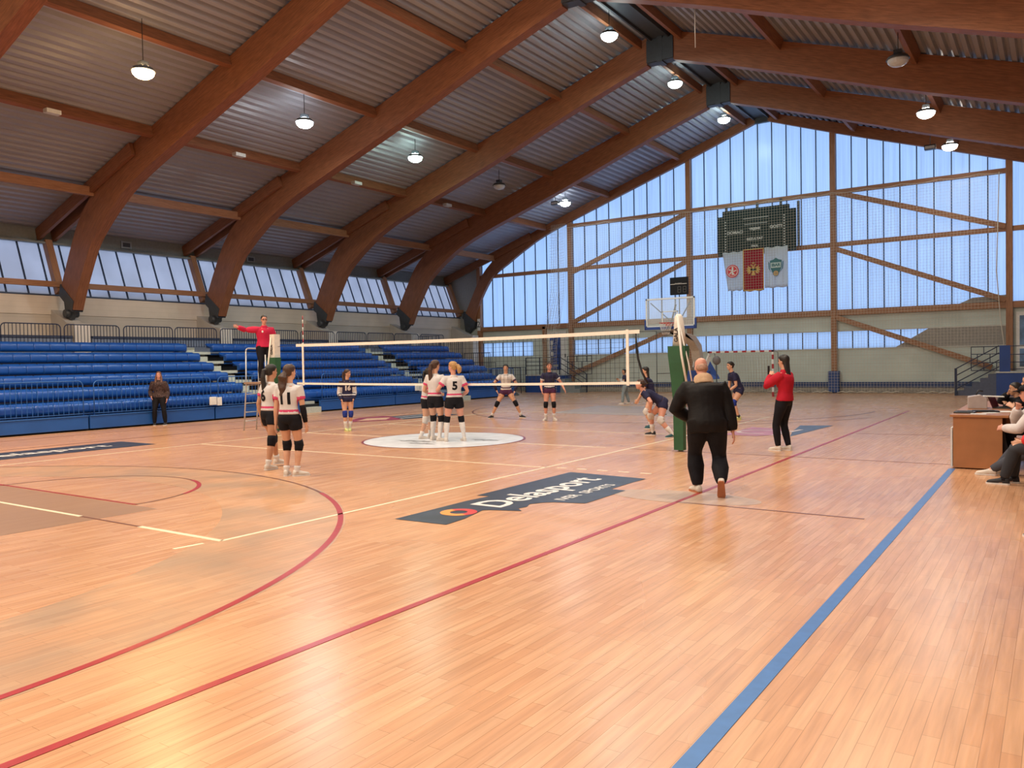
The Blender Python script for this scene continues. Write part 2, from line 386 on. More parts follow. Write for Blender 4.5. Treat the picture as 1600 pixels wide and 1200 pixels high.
# left logo
polyobj('navy_logo_panel', [(-5.48, -7.6), (-5.48, -3.45), (-6.9, -3.44), (-6.93, -7.6)], .004, M_logo)
ftext('white_logo_lettering', 'Delasport', .66, -6.22, -5.55, M_logow, 1.05, .012)
b = B(True); arc(b, (-6.15, -7.3), .16, .11, 0, 360, 30, z1=.0065); onfloor('orange_logo_ring', b, M_logoo)
# far left logo : long red/white/navy lozenge
polyobj('maroon_logo_panel', [(-6.15, 2.95), (-5.3, 4.4), (-5.9, 5.4), (-7.1, 5.6), (-7.2, 4.6)], .004, mat('logo_maroon', (.28, .04, .07), .4, var=.3, scale=3))
polyobj('navy_logo_panel', [(-5.3, 4.6), (-5.0, 7.0), (-6.4, 7.2), (-6.6, 5.4)], .0042, M_logo)
polyobj('cream_logo_lozenge', [(-6.2, 3.5), (-5.75, 4.3), (-6.3, 5.1), (-6.75, 4.5)], .0055, mat('logo_peach', (.62, .38, .25), .4))
b = B(); strip(b, (-5.7, 4.9), (-5.5, 6.9), .12, z0=.004, z1=.006); strip(b, (-6.2, 5.2), (-6.1, 7.0), .10, z0=.004, z1=.006); onfloor('white_logo_stripe', b, M_logow)
# right far logo
polyobj('navy_logo_panel', [(6.28, 4.7), (6.55, 3.5), (6.74, 6.63), (6.02, 6.38)], .004, mat('logo_slate', (.07, .095, .15), .4, var=.2, scale=4))
polyobj('pink_logo_panel', [(5.15, 3.4), (5.9, 3.3), (6.3, 4.0), (5.9, 5.3), (5.1, 5.5)], .004, mat('logo_pink', (.42, .17, .24), .4, var=.25, scale=3))
b = B(True); arc(b, (5.65, 4.3), .45, .1, 0, 300, 30, z1=.0055); strip(b, (6.15, 3.6), (6.35, 5.2), .1, z0=.004, z1=.0055); onfloor('pale_logo_ring', b, mat('logo_pale', (.62, .52, .50), .4))

# ---- glulam arches
def crom(pts, k=4):
    out = []
    for i in range(len(pts) - 1):
        p0 = pts[max(0, i - 1)]; p1 = pts[i]; p2 = pts[i + 1]; p3 = pts[min(len(pts) - 1, i + 2)]
        for j in range(k):
            t = j / k
            out.append(tuple(.5 * ((2 * b1) + (-a + c) * t + (2 * a - 5 * b1 + 4 * c - d) * t * t + (-a + 3 * b1 - 3 * c + d) * t ** 3) for a, b1, c, d in zip(p0, p1, p2, p3)))
    out.append(pts[-1]); return out
SEC = [(.5, 13.13, .5, 12.15), (2.3, 12.55, 2.2, 11.6), (4.14, 11.92, 4.0, 10.98), (7.95, 10.66, 7.5, 9.72), (10.8, 9.74, 10.1, 8.86), (13.39, 8.86, 12.4, 8.08),
       (14.56, 8.37, 13.6, 7.57), (15.3, 7.95, 14.4, 7.1), (15.91, 7.5, 15.1, 6.62), (16.64, 6.8, 15.85, 5.98), (17.25, 5.85, 16.5, 5.0), (17.75, 4.95, 16.92, 4.25), (17.98, 4.5, 17.12, 3.82)]
SEC_END = [(.3, 13.22, .3, 12.82), (4.1, 11.95, 4.0, 11.5), (8, 10.66, 7.9, 10.2), (12, 9.32, 11.8, 8.86), (13.9, 8.6, 13.5, 8.05), (15.2, 7.98, 14.7, 7.35), (16.2, 7.2, 15.7, 6.75), (16.9, 6.3, 16.3, 6.0), (17.4, 5.4, 16.8, 5.1), (17.9, 4.5, 17.15, 3.9)]
def arch_half(sec, sgn, wd):
    bb = B(); pr = crom(sec, 5); pts = []; u = 0
    for i, (do, zo, di, zi) in enumerate(pr):
        if i: u += math.hypot(do - pr[i - 1][0], zo - pr[i - 1][1])
        dep = math.hypot(do - di, zo - zi)
        pts.append(([bb.bm.verts.new((sgn * x, y, z)) for x, z, y in ((do, zo, -wd / 2), (do, zo, wd / 2), (di, zi, wd / 2), (di, zi, -wd / 2))], u, dep))
    for (A, ua, da), (Q, ub, db) in zip(pts, pts[1:]):
        for k in range(4):
            j = (k + 1) % 4
            f = bb.bm.faces.new([A[k], A[j], Q[j], Q[k]])
            vv = {0: (0, wd), 1: (wd, wd + da), 2: (2, 2 + wd), 3: (3 + da, 3)}[k]
            for l, c in zip(f.loops, ((ua, vv[0]), (ua, vv[1]), (ub, vv[1]), (ub, vv[0]))): l[bb.uv].uv = c
            f.smooth = (k in (1, 3)) and False
    bb.bm.faces.new(pts[0][0]); bb.bm.faces.new(pts[-1][0][::-1])
    return bb
def make_arch(sec, wd, end=False):
    t = thing('timber_arch', 'x', 'arch beam')
    for sgn in (-1, 1): arch_half(sec, sgn, wd).obj('arch_half', WOOD, t)
    for sgn in (-1, 1):
        bb = B()    # straight rafter tails either side of the arch, down to the eave
        for dy in ((-.27, .27) if not end else (-.2,)):
            bb.bar((sgn * 13.0, dy, rz_(13.0) - .26), (sgn * 19.25, dy, rz_(19.25) - .26), .12, .42)
        bb.obj('rafter_tail', WOOD, t)
        bb = B(); bb.bar((sgn * 19.15, 0, 6.45), (sgn * 18.35, 0, 4.5), .24, .26, (1, 0, 0)); bb.obj('eave_strut', WOOD2, t)
        bb = B()    # steel shoe and hinge
        P = lambda d, z: (sgn * d, -wd / 2 - .02, z)
        bb.prism([P(18.02, 4.42), P(18.2, 4.75), P(17.72, 5.12), P(17.0, 4.28), P(17.14, 3.72)] if False else [P(18.03, 4.38), P(17.93, 4.78), P(17.06, 4.12), P(17.2, 3.76)], (0, wd + .04, 0))
        bb.prism([(sgn * 17.95, -.08, 4.3), (sgn * 17.2, -.08, 3.8), (sgn * 17.55, -.08, 3.5), (sgn * 17.85, -.08, 3.6)], (0, .16, 0))
        bb.cyl((sgn * 17.62, -wd / 2 - .05, 3.72), .14, wd + .1, 14, 1)
        bb.obj('steel_shoe', M_steel, t)
    if not end:
        bb = B()
        for dy in (-wd / 2 - .03, wd / 2 + .03): bb.box((-.5, dy - .02, 12.22), (.5, dy + .02, 12.98))
        bb.box((-.1, -wd / 2 - .06, 12.16), (.1, wd / 2 + .06, 13.05)); bb.box((-.52, -wd / 2 + .01, 12.2), (.52, wd / 2 - .01, 13.05))
        bb.obj('ridge_plate', M_steel, t)
    else:
        B().box((-.35, -.09, 12.8), (.35, .09, 13.2)).obj('ridge_plate', M_steel, t)
    return t
A0 = make_arch(SEC, .36)
names = ['nearest timber roof arch, only its foot and ridge corner in view at top of picture', 'timber roof arch with orange glow from the warm lamp on its left leg',
         'timber roof arch whose left foot stands behind the referee with outstretched arm', 'timber roof arch with dark steel ridge plate nearest the brightest ridge lamp',
         'timber roof arch last before the glazed gable, its left foot beyond the net antenna']
arches = []
for i, y in enumerate(ARCH_Y[:-1]):
    a = A0 if i == 0 else copy_tree(A0); a.location = (XC, y, 0); tag(a, names[i], 'arch beam', 'curved glulam arches of the roof'); arches.append(a)
ae = make_arch(SEC_END, .2, True); ae.location = (XC, ARCH_Y[-1], 0); tag(ae, 'slim timber edge arch framing the glazed gable wall', 'arch beam', 'curved glulam arches of the roof')
# purlins between the arches
pur = {}
n = 0
side_n = {-1: 'left', 1: 'right'}
pos_n = {4.15: 'highest', 8.12: 'second highest', 12.05: 'third highest', 15.6: 'lowest'}
for bi in range(6):
    y0 = ARCH_Y[bi - 1] if bi else -10.7
    y1 = ARCH_Y[bi]
    for sgn in (-1, 1):
        for d in (4.15, 8.12, 12.05, 15.6):
            zt = rz_(d) - .02 if d < 15 else 7.9
            ht = .34 if d < 15 else .3
            bb = B(); bb.bar((0, 0, 0), (0, y1 - y0 - .37, 0), .16, ht, (sgn * .32, 0, .95) if d < 15 else (0, 0, 1))
            o = bb.obj('purlin', WOOD2 if d > 15 else WOOD); o.location = (XC + sgn * d, y0 + .185, zt - ht / 2)
            bay = ['bay nearest the camera', 'second bay from the camera', 'third bay from the camera', 'fourth bay from the camera', 'fifth bay from the camera', 'bay beside the glazed gable'][bi]
            tag(o, f'{pos_n[d]} timber purlin on {side_n[sgn]} slope, {bay}', 'purlin', 'timber purlins between the arches')
# ridge beams
for sgn in (-1, 1):
    bb = B(); bb.box((-.06, -10.7, 0), (.06, YW - .3, .3)); o = bb.obj('ridge_purlin', WOOD); o.location = (XC + sgn * .75, 0, 12.78)
    tag(o, f'long timber ridge purlin on the {side_n[sgn]} side of the roof peak', 'purlin')
bb = B(); bb.box((-.36, -10.7, 0), (.36, YW - .3, .06)).box((-.36, -10.7, -.1), (-.3, YW - .3, 0)).box((.3, -10.7, -.1), (.36, YW - .3, 0)); o = bb.obj('ridge_channel', M_steel); o.location = (XC, 0, 13.05)
tag(o, 'long dark steel channel running under the roof peak', 'ridge channel')
# ---- trapezoidal roof deck (ceiling)
def deck(sgn, y0, y1):
    bb = B(); pitch = .285; dep = .11; prof = []
    d = 0.0
    while d < 19.6:
        for dd, hh in ((0, 0), (.12, 0), (.165, dep), (.24, dep)): prof.append((d + dd, hh))
        d += pitch
    vs = []
    for d, h in prof:
        x = sgn * d; z = rz_(d) + h
        vs.append((bb.bm.verts.new((XC + x, y0, z)), bb.bm.verts.new((XC + x, y1, z))))
    for (a, b1), (c, d1) in zip(vs, vs[1:]): bb.bm.faces.new([a, b1, d1, c])
    # outer skin so that the roof has thickness
    z0 = rz_(0) + .25; z1 = rz_(19.6) + .25
    q = [bb.bm.verts.new(p) for p in ((XC, y0, z0), (XC, y1, z0), (XC + sgn * 19.6, y1, z1), (XC + sgn * 19.6, y0, z1))]; bb.bm.faces.new(q)
    q = [bb.bm.verts.new(p) for p in ((XC + sgn * 19.6, y0, z1 - .3), (XC + sgn * 19.6, y1, z1 - .3), (XC + sgn * 19.6, y1, z1), (XC + sgn * 19.6, y0, z1))]; bb.bm.faces.new(q)
    return bb
struct(deck(-1, YB - .3, YW + .3).obj('ceiling_left', M_deck)); struct(deck(1, YB - .3, YW + .3).obj('ceiling_right', M_deck))

# ---- side walls
def side_wall(sgn, nm):
    X = lambda d: XC + sgn * d
    bb = B(); bb.box((min(X(18.5), X(18.8)), YB, 0), (max(X(18.5), X(18.8)), YW, 3.72)); w1 = struct(bb.obj('wall_' + nm, M_wall2))
    bb = B(); bb.box((min(X(18.47), X(18.8)), YB, 3.72), (max(X(18.47), X(18.8)), YW, 4.42)); o = bb.obj('upper_cladding', M_wall, w1)
    # eave band above the glazing
    bb = B(); bb.bar((X(19.35), YB, 6.68), (X(19.35), YW, 6.68), .12, .62); bb.bar((X(19.2), YB, 6.38), (X(19.2), YW, 6.38), .35, .06)
    bb.obj('eave_panel', mat('eave_panel_green', (.20, .22, .21), .6), w1)
    # sloped glazing
    def pt(y, t): return Vector((X(18.5) + sgn * .8 * t, y, 4.42 + 1.96 * t))
    wn = struct(B().bar(pt(YB, 0) + Vector((0, 0, .0)), pt(YW, 0), .1, .05).obj('window_' + ('2' if nm == 'left' else '3'), M_mull))
    bb = B(); a, c = pt(YB, 0.0), pt(YW, 0.0); e, f = pt(YW, 1.0), pt(YB, 1.0)
    bb.prism([a, c, e, f], (sgn * .02, 0, 0)); bb.obj('window_pane', M_glass_side, wn)
    bb = B(); y = YB
    while y < YW:
        bb.bar(pt(y, 0) - Vector((sgn * .02, 0, 0)), pt(y, 1) - Vector((sgn * .02, 0, 0)), .05, .05, (0, 1, 0)); y += .735
    bb.obj('window_frame', M_mull, wn)
    bb = B(); bb.bar((X(18.28), YB, 4.8), (X(18.28), YW, 4.8), .14, .2); o = bb.obj('glazing_rail', WOOD2); tag(o, f'horizontal timber rail across the {nm} side glazing', 'rail')
side_wall(-1, 'left'); side_wall(1, 'right')
# air grilles in the left eave band
for k, y in enumerate((4.3, 10.3)):
    bb = B(); bb.box((-.03, -.22, -.14), (.03, .22, .14)); o = bb.obj('air_grille', M_galv); o.location = (XC - 19.25, y, 6.66)
    tag(o, ['small square air grille under the eave, left of the referee', 'small square air grille under the eave, above the net antenna'][k], 'vent')
    bb = B(); bb.box((.03, -.15, -.08), (.04, .15, .08)); bb.obj('grille_opening', M_steel, o)
# plinths carrying the arches
for i, y in enumerate(ARCH_Y[:-1] + [24.4]):
    for sgn in (-1, 1):
        t = thing('arch_plinth', '', 'plinth', (XC, y, 0), 0, 'concrete plinths under the arches')
        where = ['nearest the camera', 'left of the waiting woman', 'beside the referee', 'left of the net antenna', 'right of the net antenna', 'in the far corner'][i]
        t['label'] = f'white fronted concrete wedge plinth under arch foot on {side_n[sgn]} side, {where}'
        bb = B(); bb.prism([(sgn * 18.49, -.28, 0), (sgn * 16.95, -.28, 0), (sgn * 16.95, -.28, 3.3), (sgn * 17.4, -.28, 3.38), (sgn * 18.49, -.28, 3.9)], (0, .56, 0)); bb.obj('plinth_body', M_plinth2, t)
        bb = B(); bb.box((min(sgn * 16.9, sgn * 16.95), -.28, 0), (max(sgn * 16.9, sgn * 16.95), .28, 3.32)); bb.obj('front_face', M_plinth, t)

# ---- gable end wall
PX = [-17.25, -11.0, -4.1, 2.8, 9.62, 16.5]
def zroof(x): return rz_(abs(x - XC)) - .1
wb = B()
wb.box((XC - 19, YW, .5), (XC + 19, YW + .25, 2.02)).box((XC - 19, YW, 2.84), (XC + 19, YW + .25, 3.72)).box((-13.6, YW, 2.02), (-11.0, YW + .25, 2.84)).box((9.6, YW, 2.02), (XC + 19, YW + .25, 2.84)).box((XC - 19, YW, 2.02), (-17.2, YW + .25, 2.84))
wall_b = struct(wb.obj('wall_back', M_gwall))
bb = B(); bb.prism([(XC - 19.5, YW, 3.72), (-17.35, YW, 3.72), (-17.35, YW, zroof(-17.35) + .15), (XC - 19.5, YW, 6.95)], (0, .2, 0)); bb.obj('corner_panel', mat('corner_panel_grey', (.30, .31, .30), .7), wall_b)
bb = B(); bb.box((XC - 19, YW - .03, .06), (XC + 19, YW + .25, .26)); bb.obj('grey_base_course', mat('base_concrete', (.30, .28, .25), .8, var=.25), wall_b)
bb = B(); bb.box((XC - 19, YW - .05, .26), (XC + 19, YW + .25, .5)); struct(bb.obj('baseboard_back', mat('skirting_blue', (.02, .05, .16), .5)))
bb = B(); bb.box((XC - 19, YW - .02, -.05), (XC + 19, YW + .25, .06)); bb.obj('wall_footing', mat('base_concrete', (.3, .28, .25), .8), wall_b)
wi = 4
def gable_window(x0, x1, z0, z1f, npan, nm='x', mat_=None):
    """one glazed bay: pane sheet plus dark mullions"""
    global wi
    fr = B()
    for k in range(npan + 1):
        x = x0 + (x1 - x0) * k / npan
        zt = z1f(x)
        fr.box((x - .022, YW + .02, z0), (x + .022, YW + .07, zt))
    f = struct(fr.obj(f'window_{wi}', M_mull)); wi += 1
    p = B(); xs = [x0 + (x1 - x0) * k / 8 for k in range(9)]
    ext = [x for x in (XC,) if x0 < x < x1]; xs = sorted(xs + ext)
    top = [(x, YW + .08, z1f(x)) for x in xs]
    p.prism([(x0, YW + .08, z0), (x1, YW + .08, z0)] + top[::-1], (0, .02, 0)); p.obj('window_pane', mat_ or M_glass_end, f)
    return f
pans = [8, 9, 10, 10, 9]
for k in range(5):
    gable_window(PX[k] + .1, PX[k + 1] - .1, 3.72, lambda x: zroof(x) + .1, pans[k])
gable_window(16.6, XC + 19.5, 3.72, lambda x: zroof(x) + .1, 3)
gable_window(-17.15, -13.6, 2.02, lambda x: 2.84, 5)
for k in (1, 2, 3): gable_window(PX[k] + .1, PX[k + 1] - .1, 2.02, lambda x: 2.84, pans[k])
# grey infill panels with sloped upper edge at the right end of the strips
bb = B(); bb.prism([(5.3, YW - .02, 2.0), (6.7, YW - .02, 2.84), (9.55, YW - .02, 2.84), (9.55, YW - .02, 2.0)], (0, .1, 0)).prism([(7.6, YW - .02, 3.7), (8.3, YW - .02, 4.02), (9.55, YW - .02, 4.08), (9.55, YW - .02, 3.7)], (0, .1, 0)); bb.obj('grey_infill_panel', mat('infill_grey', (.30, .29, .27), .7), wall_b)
# white sill lines
bb = B(); bb.box((2.9, YW - .03, 2.80), (9.55, YW, 2.85)).box((-4, YW - .03, 2.8), (2.7, YW, 2.85)).box((-11, YW - .03, 1.98), (9.55, YW, 2.03)); bb.obj('sill_trim', M_pale, wall_b)
# timber posts, rails and braces in front of the glazing
pl = ['in the left corner beside the stands', 'behind the player in the white libero shirt', 'behind the basketball backboard', 'right of the scoreboard, with blue pad at its foot', 'beside the right landing', 'in the right corner']
for k, x in enumerate(PX):
    t = thing('gable_post', f'tall timber gable post {pl[k]}', 'post', (x, YW - .12, 0), 0, 'timber posts of the gable wall')
    bb = B(); bb.bar((0, 0, 0), (0, 0, zroof(x) + .05), .24, .22, (0, 1, 0)); bb.obj('post_shaft', WOOD2, t)
    if k == 3:
        bb = B(); bb.box((-.24, -.22, .02), (.24, .12, 1.0)); bevel(bb.obj('foot_pad', mat('pad_blue', (.02, .06, .22), .5), t), .03)
    if k == 0:
        bb = B(); bb.box((-.1, -.14, 3.6), (.1, -.12, 4.3)); bb.obj('paper_sign', M_white, t)
        bb = textobj('sign_figure', '2', .5, M_black, Matrix.Translation((0, -.145, 3.95)) @ Matrix.Rotation(PI / 2, 4, 'X'), t)
bb = B(); bb.bar((0, 0, 0), (0, 0, 3.66), .2, .16, (0, 1, 0)); o = bb.obj('gable_post', WOOD2); o.location = (-12.75, YW - .1, 0); tag(o, 'short timber post left of the blue door poster', 'post')
rl = {3.66: 'lowest', 6.75: 'middle', 9.12: 'top'}
for k in range(5):
    for z in (3.66, 6.75, 9.12):
        if z == 9.12 and k in (0, 4): continue
        bb = B(); bb.bar((PX[k] + .12, 0, 0), (PX[k + 1] - .12, 0, 0), .16, .2 if z > 4 else .26); o = bb.obj('gable_rail', WOOD2); o.location = (0, YW - .1, z)
        tag(o, f'{rl[z]} horizontal timber rail in {ORD[k]} gable bay from the left', 'rail', 'horizontal rails of the gable wall')
br = [(-10.9, 6.55, -4.2, 9.0), (-10.9, 3.8, -4.2, 6.6), (-10.9, 1.0, -4.2, 3.5), (2.9, 9.1, 9.5, 6.85), (2.9, 6.55, 9.5, 3.85), (2.9, 3.45, 9.0, 1.1)]
bn = ['top brace of the gable bay left of the backboard', 'middle brace of the gable bay left of the backboard', 'bottom brace of the bay left of the backboard', 'top brace of the gable bay right of the scoreboard', 'middle brace of the gable bay right of the scoreboard', 'bottom brace running down towards the right stair']
for (x0, z0, x1, z1), nm in zip(br, bn):
    bb = B(); bb.bar((x0, YW - .16, z0), (x1, YW - .16, z1), .14, .22); o = bb.obj('diagonal_brace', WOOD2); tag(o, 'sloping timber ' + nm, 'brace', 'diagonal braces of the gable wall')
# rear wall behind the camera
bb = B(); bb.prism([(XC - 19.5, YB, 0), (XC + 19.5, YB, 0), (XC + 19.5, YB, 6.9), (XC, YB, 13.4), (XC - 19.5, YB, 6.9)], (0, -.2, 0)); struct(bb.obj('wall_front', M_gwall))

for yy_, nm_ in ((YW, 'back'), (YB - .1, 'front')):
    bb = B()
    for sgn in (-1, 1): bb.prism([(XC, yy_, rz_(0) - .06), (XC + sgn * 19.5, yy_, rz_(19.5) - .06), (XC + sgn * 19.5, yy_, rz_(19.5) + .2), (XC, yy_, rz_(0) + .2)], (0, .1, 0))
    struct(bb.obj('trim_' + ('1' if nm_ == 'back' else '2'), M_mull))
# ---- lamps
def lamp(x, y, z, hang, lit, label, col=(1, 1, 1), power=1.0, tilt=0.0):
    t = thing('highbay_lamp', label, 'hanging lamp', (x, y, z), 0, 'hanging hall lamps')
    bb = B(); bb.tube([(0, 0, .2), (0, 0, hang)], .012, 6); bb.obj('suspension_cable', M_black, t)
    R = Matrix.Rotation(tilt, 4, 'Y')
    bb = B(); bb.cyl((0, 0, .05), .15, .15, 18, r2=.09); bb.tube([(0, 0, .09), (0, 0, .0)], [.24, .30], 22); bb.box((-.1, -.1, .15), (.1, .1, .25)); bb.bm.transform(R); bb.obj('lamp_housing', M_steel, t)
    bb = B(); bb.ell((0, 0, -.02), .27, .27, .17, None, 20, 10); bb.bm.transform(R); bb.obj('lamp_lens', emis('lens_lit', col, 45.0) if lit else mat('lens_off', (.5, .55, .58), .2), t)
    if lit:
        ld = bpy.data.lights.new('lamp_light', 'AREA'); ld.shape = 'DISK'; ld.size = .5; ld.energy = LAMP_POWER * power; ld.color = col
        lo = bpy.data.objects.new('lamp_light', ld); COL.objects.link(lo); lo.parent = t; lo.location = (0, 0, -.21)
WH = (.90, .97, 1.0); WARM = (1.0, .62, .28); NEU = (1.0, .86, .70)
lamp(-8.19, -1.8, 9.32, 1.35, True, 'lit warm orange hanging lamp at upper left', WARM, 1.2)
lamp(-8.92, 4.2, 9.57, .9, True, 'lit white hanging lamp over the left stands', WH, .9)
lamp(-9.33, 10.1, 9.68, .7, True, 'dim greenish hanging lamp between two arches on the left', (.7, 1, .85), .4)
lamp(-9.5, 16.0, 9.62, .7, False, 'unlit black hanging lamp on the left slope')
lamp(-9.58, 22.0, 9.78, .5, True, 'lit white lamp closest to the left gable arch', WH, .25)
lamp(-.9, 10.1, 12.32, .9, True, 'largest glowing ridge lamp, nearest the camera', (.84, 1, .96), .9)
lamp(-1.07, 16.0, 12.42, .8, True, 'glowing ridge lamp between the two steel ridge plates', (.80, 1, .94), .5)
lamp(-1.23, 22.0, 12.49, .7, True, 'glowing ridge lamp next to the gable wall', (.80, 1, .94), .35)
lamp(7.77, 22.0, 9.8, .7, True, 'lit right slope lamp just above the gable glazing', NEU, .2)
lamp(7.66, 16.0, 9.64, .9, True, 'lit right slope lamp against the brown arch', NEU, .3)
lamp(7.7, 10.1, 9.6, .9, False, 'unlit black lamp on the right slope')
for gx, gz, gn in ((-8.2, 9.4, 'left slope'), (-1.0, 12.3, 'ridge'), (7.7, 9.6, 'right slope')):  # unseen lamps continuing the rows, added to brighten the near floor
    for gy, gp, gw in ((4.2, .9, 'above the net'), (-1.8, 1.3, 'over the attack line'), (-8.0, 1.7, 'over the near three point arc'), (-14.0, 1.9, 'straight above the camera position'), (-20.0, 1.6, 'behind the camera position')):
        if gx < -8 and gy > -3: continue
        if gx > 7 and gy < -7: gp *= .8
        lamp(gx, gy, gz, .9, True, f'lit {gn} lamp {gw}', NEU if gx > -8 else (1.0, .80, .58), gp)
# camera-style twin spots beside two lamps
for x, y, z, lb in ((7.1, 21.9, 9.82, 'small dark floodlight just left of the far right lamp'), (-10.1, 21.9, 9.8, 'small dark floodlight left of the far left lamp')):
    t = thing('floodlight', lb, 'floodlight', (x, y, z))
    B().box((-.2, -.12, -.08), (.2, .12, .1)).obj('flood_body', M_black, t); B().box((-.17, -.13, -.06), (.17, -.12, .05)).obj('flood_glass', mat('lens_off', (.5, .55, .58), .2), t)
    B().tube([(0, 0, .1), (0, 0, .5)], .015, 6).obj('flood_bracket', M_steel, t)
bx = [(-12.05, -2.2, 9.0), (-12.05, 4.0, 9.05), (-12.05, 9.6, 9.05), (-12.05, 15.4, 9.05)]
for k, (x, y, z) in enumerate(bx):
    bb = B(); bb.box((-.12, -.2, -.06), (.1, .2, .06)); o = bevel(bb.obj('junction_box', M_pale), .01); o.location = (x + .05, y, z - .08)
    tag(o, f'small white junction box under a left slope purlin, {ORD[k]} from the camera', 'junction box', 'white boxes on the purlins')
# hanging rope end near the ridge
o = B().tube([(2.84, 8, 11.7), (2.84, 8, 10.4)], .012, 6).obj('hanging_rope', M_white); tag(o, 'short white rope hanging below the right slope near the ridge', 'rope')
# ================================================================ GRANDSTAND (left)
ROWX = [-11.5, -12.4, -13.2, -14.0, -14.8, -15.6]      # front edge of each row
ROWZ = [.78, 1.15, 1.53, 1.88, 2.24, 2.60]             # top of each seat row
Y0 = -9.0
ENDY = [19.3, 19.6, 19.9, 19.9, 19.9, 19.8]
AIS = [(4.15, 5.25), (13.55, 14.8)]
st = thing('grandstand', 'tiered blue grandstand along the left wall', 'grandstand', (0, 0, 0))
for r in range(6):
    xb = ROWX[r + 1] if r < 5 else -16.4
    zf = ROWZ[r] - .36
    segs = []; y = Y0
    for a, c in AIS:
        segs.append((y, a)); y = c
    segs.append((y, ENDY[r]))
    bb = B()
    for a, c in segs:
        bb.box((xb - .1, a, zf - .06), (ROWX[r] - .1, c, zf))          # tread
        bb.box((ROWX[r] - .10, a, zf + .06), (ROWX[r] + .0, c, zf + .24))  # blue fascia rail
    bb.obj('tier_bench', M_blue2, st)
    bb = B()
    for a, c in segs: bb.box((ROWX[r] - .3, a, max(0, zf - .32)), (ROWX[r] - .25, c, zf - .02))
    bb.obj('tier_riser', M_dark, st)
# aisle steps
for k, (a, c) in enumerate(AIS):
    bb = B()
    for r in range(6):
        zf = ROWZ[r] - .30
        bb.box((ROWX[r] - .85, a + .02, zf - .1), (ROWX[r] - .05, c - .02, zf)); bb.box((ROWX[r] - .45, a + .02, zf - .36), (ROWX[r] - .4, c - .02, zf - .1))
        bb.box((ROWX[r] - .85, a + .02, zf), (ROWX[r] - .5, c - .4, zf + .17))
    bb.obj('aisle_steps', mat('step_pale', (.50, .53, .48), .6), st)
# front panels, mesh fences, top walkway
pan = [(Y0, -6.0), (-5.95, -1.95), (-1.9, 2.1), (2.15, 5.62), (6.6, 10.6), (10.65, 14.65), (15.65, 19.4)]
for a, c in pan:
    bb = B(); bb.box((-11.22, a, .05), (-11.12, c, .43)); bevel(bb.obj('front_panel', M_blue2, st), .01)
    bb = B(); bb.box((-11.14, a, .40), (-11.10, c, .425)); bb.obj('panel_edge', M_railblue, st)
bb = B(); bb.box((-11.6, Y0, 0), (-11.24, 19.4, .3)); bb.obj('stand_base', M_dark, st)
bb = B(); bb.box((XC - 18.5, Y0, 2.1), (-16.4, 20.2, 2.22)); bb.box((-16.45, Y0, 1.9), (-16.35, 20.2, 2.24)); bb.obj('walkway', M_pale, st)
bb = B(); bb.prism([(-11.3, 19.95, .1), (-12.4, 19.95, .5), (-16.4, 19.95, 2.1), (-16.4, 19.95, .0), (-11.3, 19.95, 0)], (0, .06, 0)); bb.obj('side_panel', M_galv, st)
for a in (5.66, 14.7):
    bb = B(); bb.box((-11.5, a, 0), (-11.0, a + .85, .2)).box((-11.9, a, .2), (-11.35, a + .85, .4)); o = bb.obj('front_step', mat('step_pale', (.50, .53, .48), .6)); 
    tag(o, 'pale step at foot of the aisle ' + ('behind the left net antenna' if a < 10 else 'behind the blonde player'), 'step', 'steps at the aisle feet')
def barrier(name, label, x, y0, y1, z0, z1, m, mr=None, group=None, rr=.018, gap=.11, bar=.0085):
    """tube frame with rounded top corners and thin uprights, lying in a plane x = const"""
    t = thing(name, label, 'railing', (x, (y0 + y1) / 2, z0), 0, group); h = z1 - z0; a = (y1 - y0) / 2; R = min(.14, h * .3)
    pts = [(0, -a, 0), (0, -a, h - R)]
    for k in range(1, 6): th = PI - k * PI / 10; pts.append((0, -a + R + R * math.cos(th), h - R + R * math.sin(th)))
    for k in range(0, 6): th = PI / 2 - k * PI / 10; pts.append((0, a - R + R * math.cos(th), h - R + R * math.sin(th)))
    pts += [(0, a, 0)]
    B().tube(pts, rr, 8).obj('tube_frame', m, t, True)
    bb = B(); n = int(2 * a / gap)
    for k in range(1, n): yy = -a + 2 * a * k / n; bb.bar((0, yy, .03), (0, yy, h - .01), bar * 2, bar * 2)
    bb.bar((0, -a, .05), (0, a, .05), .02, .02); bb.obj('upright_bars', mr or m, t)
    return t
seg = [(-6.1, -4.15), (-4.05, -2.1), (-2.0, -.18), (-.06, 1.83), (1.99, 3.88), (3.98, 5.77), (5.95, 7.85), (7.95, 9.84), (10.0, 11.97), (12.1, 14.0), (14.1, 15.93), (16.0, 17.8), (17.95, 19.85)]
for k, (a, c) in enumerate(seg):
    barrier('railing_panel', f'navy tube railing panel above the top seat row, {ordn(k)} counting from the camera end', -16.0, a, c, 2.45, 3.22, M_navy, None, 'navy railing panels above the stands')
fs = [(-5.95, -2.06), (-1.76, 2.0), (2.28, 5.6), (6.7, 10.5), (10.75, 14.6), (15.7, 19.3)]
for k, (a, c) in enumerate(fs):
    barrier('fence_panel', f'low light blue fence panel along the front of the stands, {ORD[k]} from the camera end', -11.15, a, c, .43, 1.39, M_railblue, M_railblue, 'blue fence panels in front of the stands', .016, .13, .006)
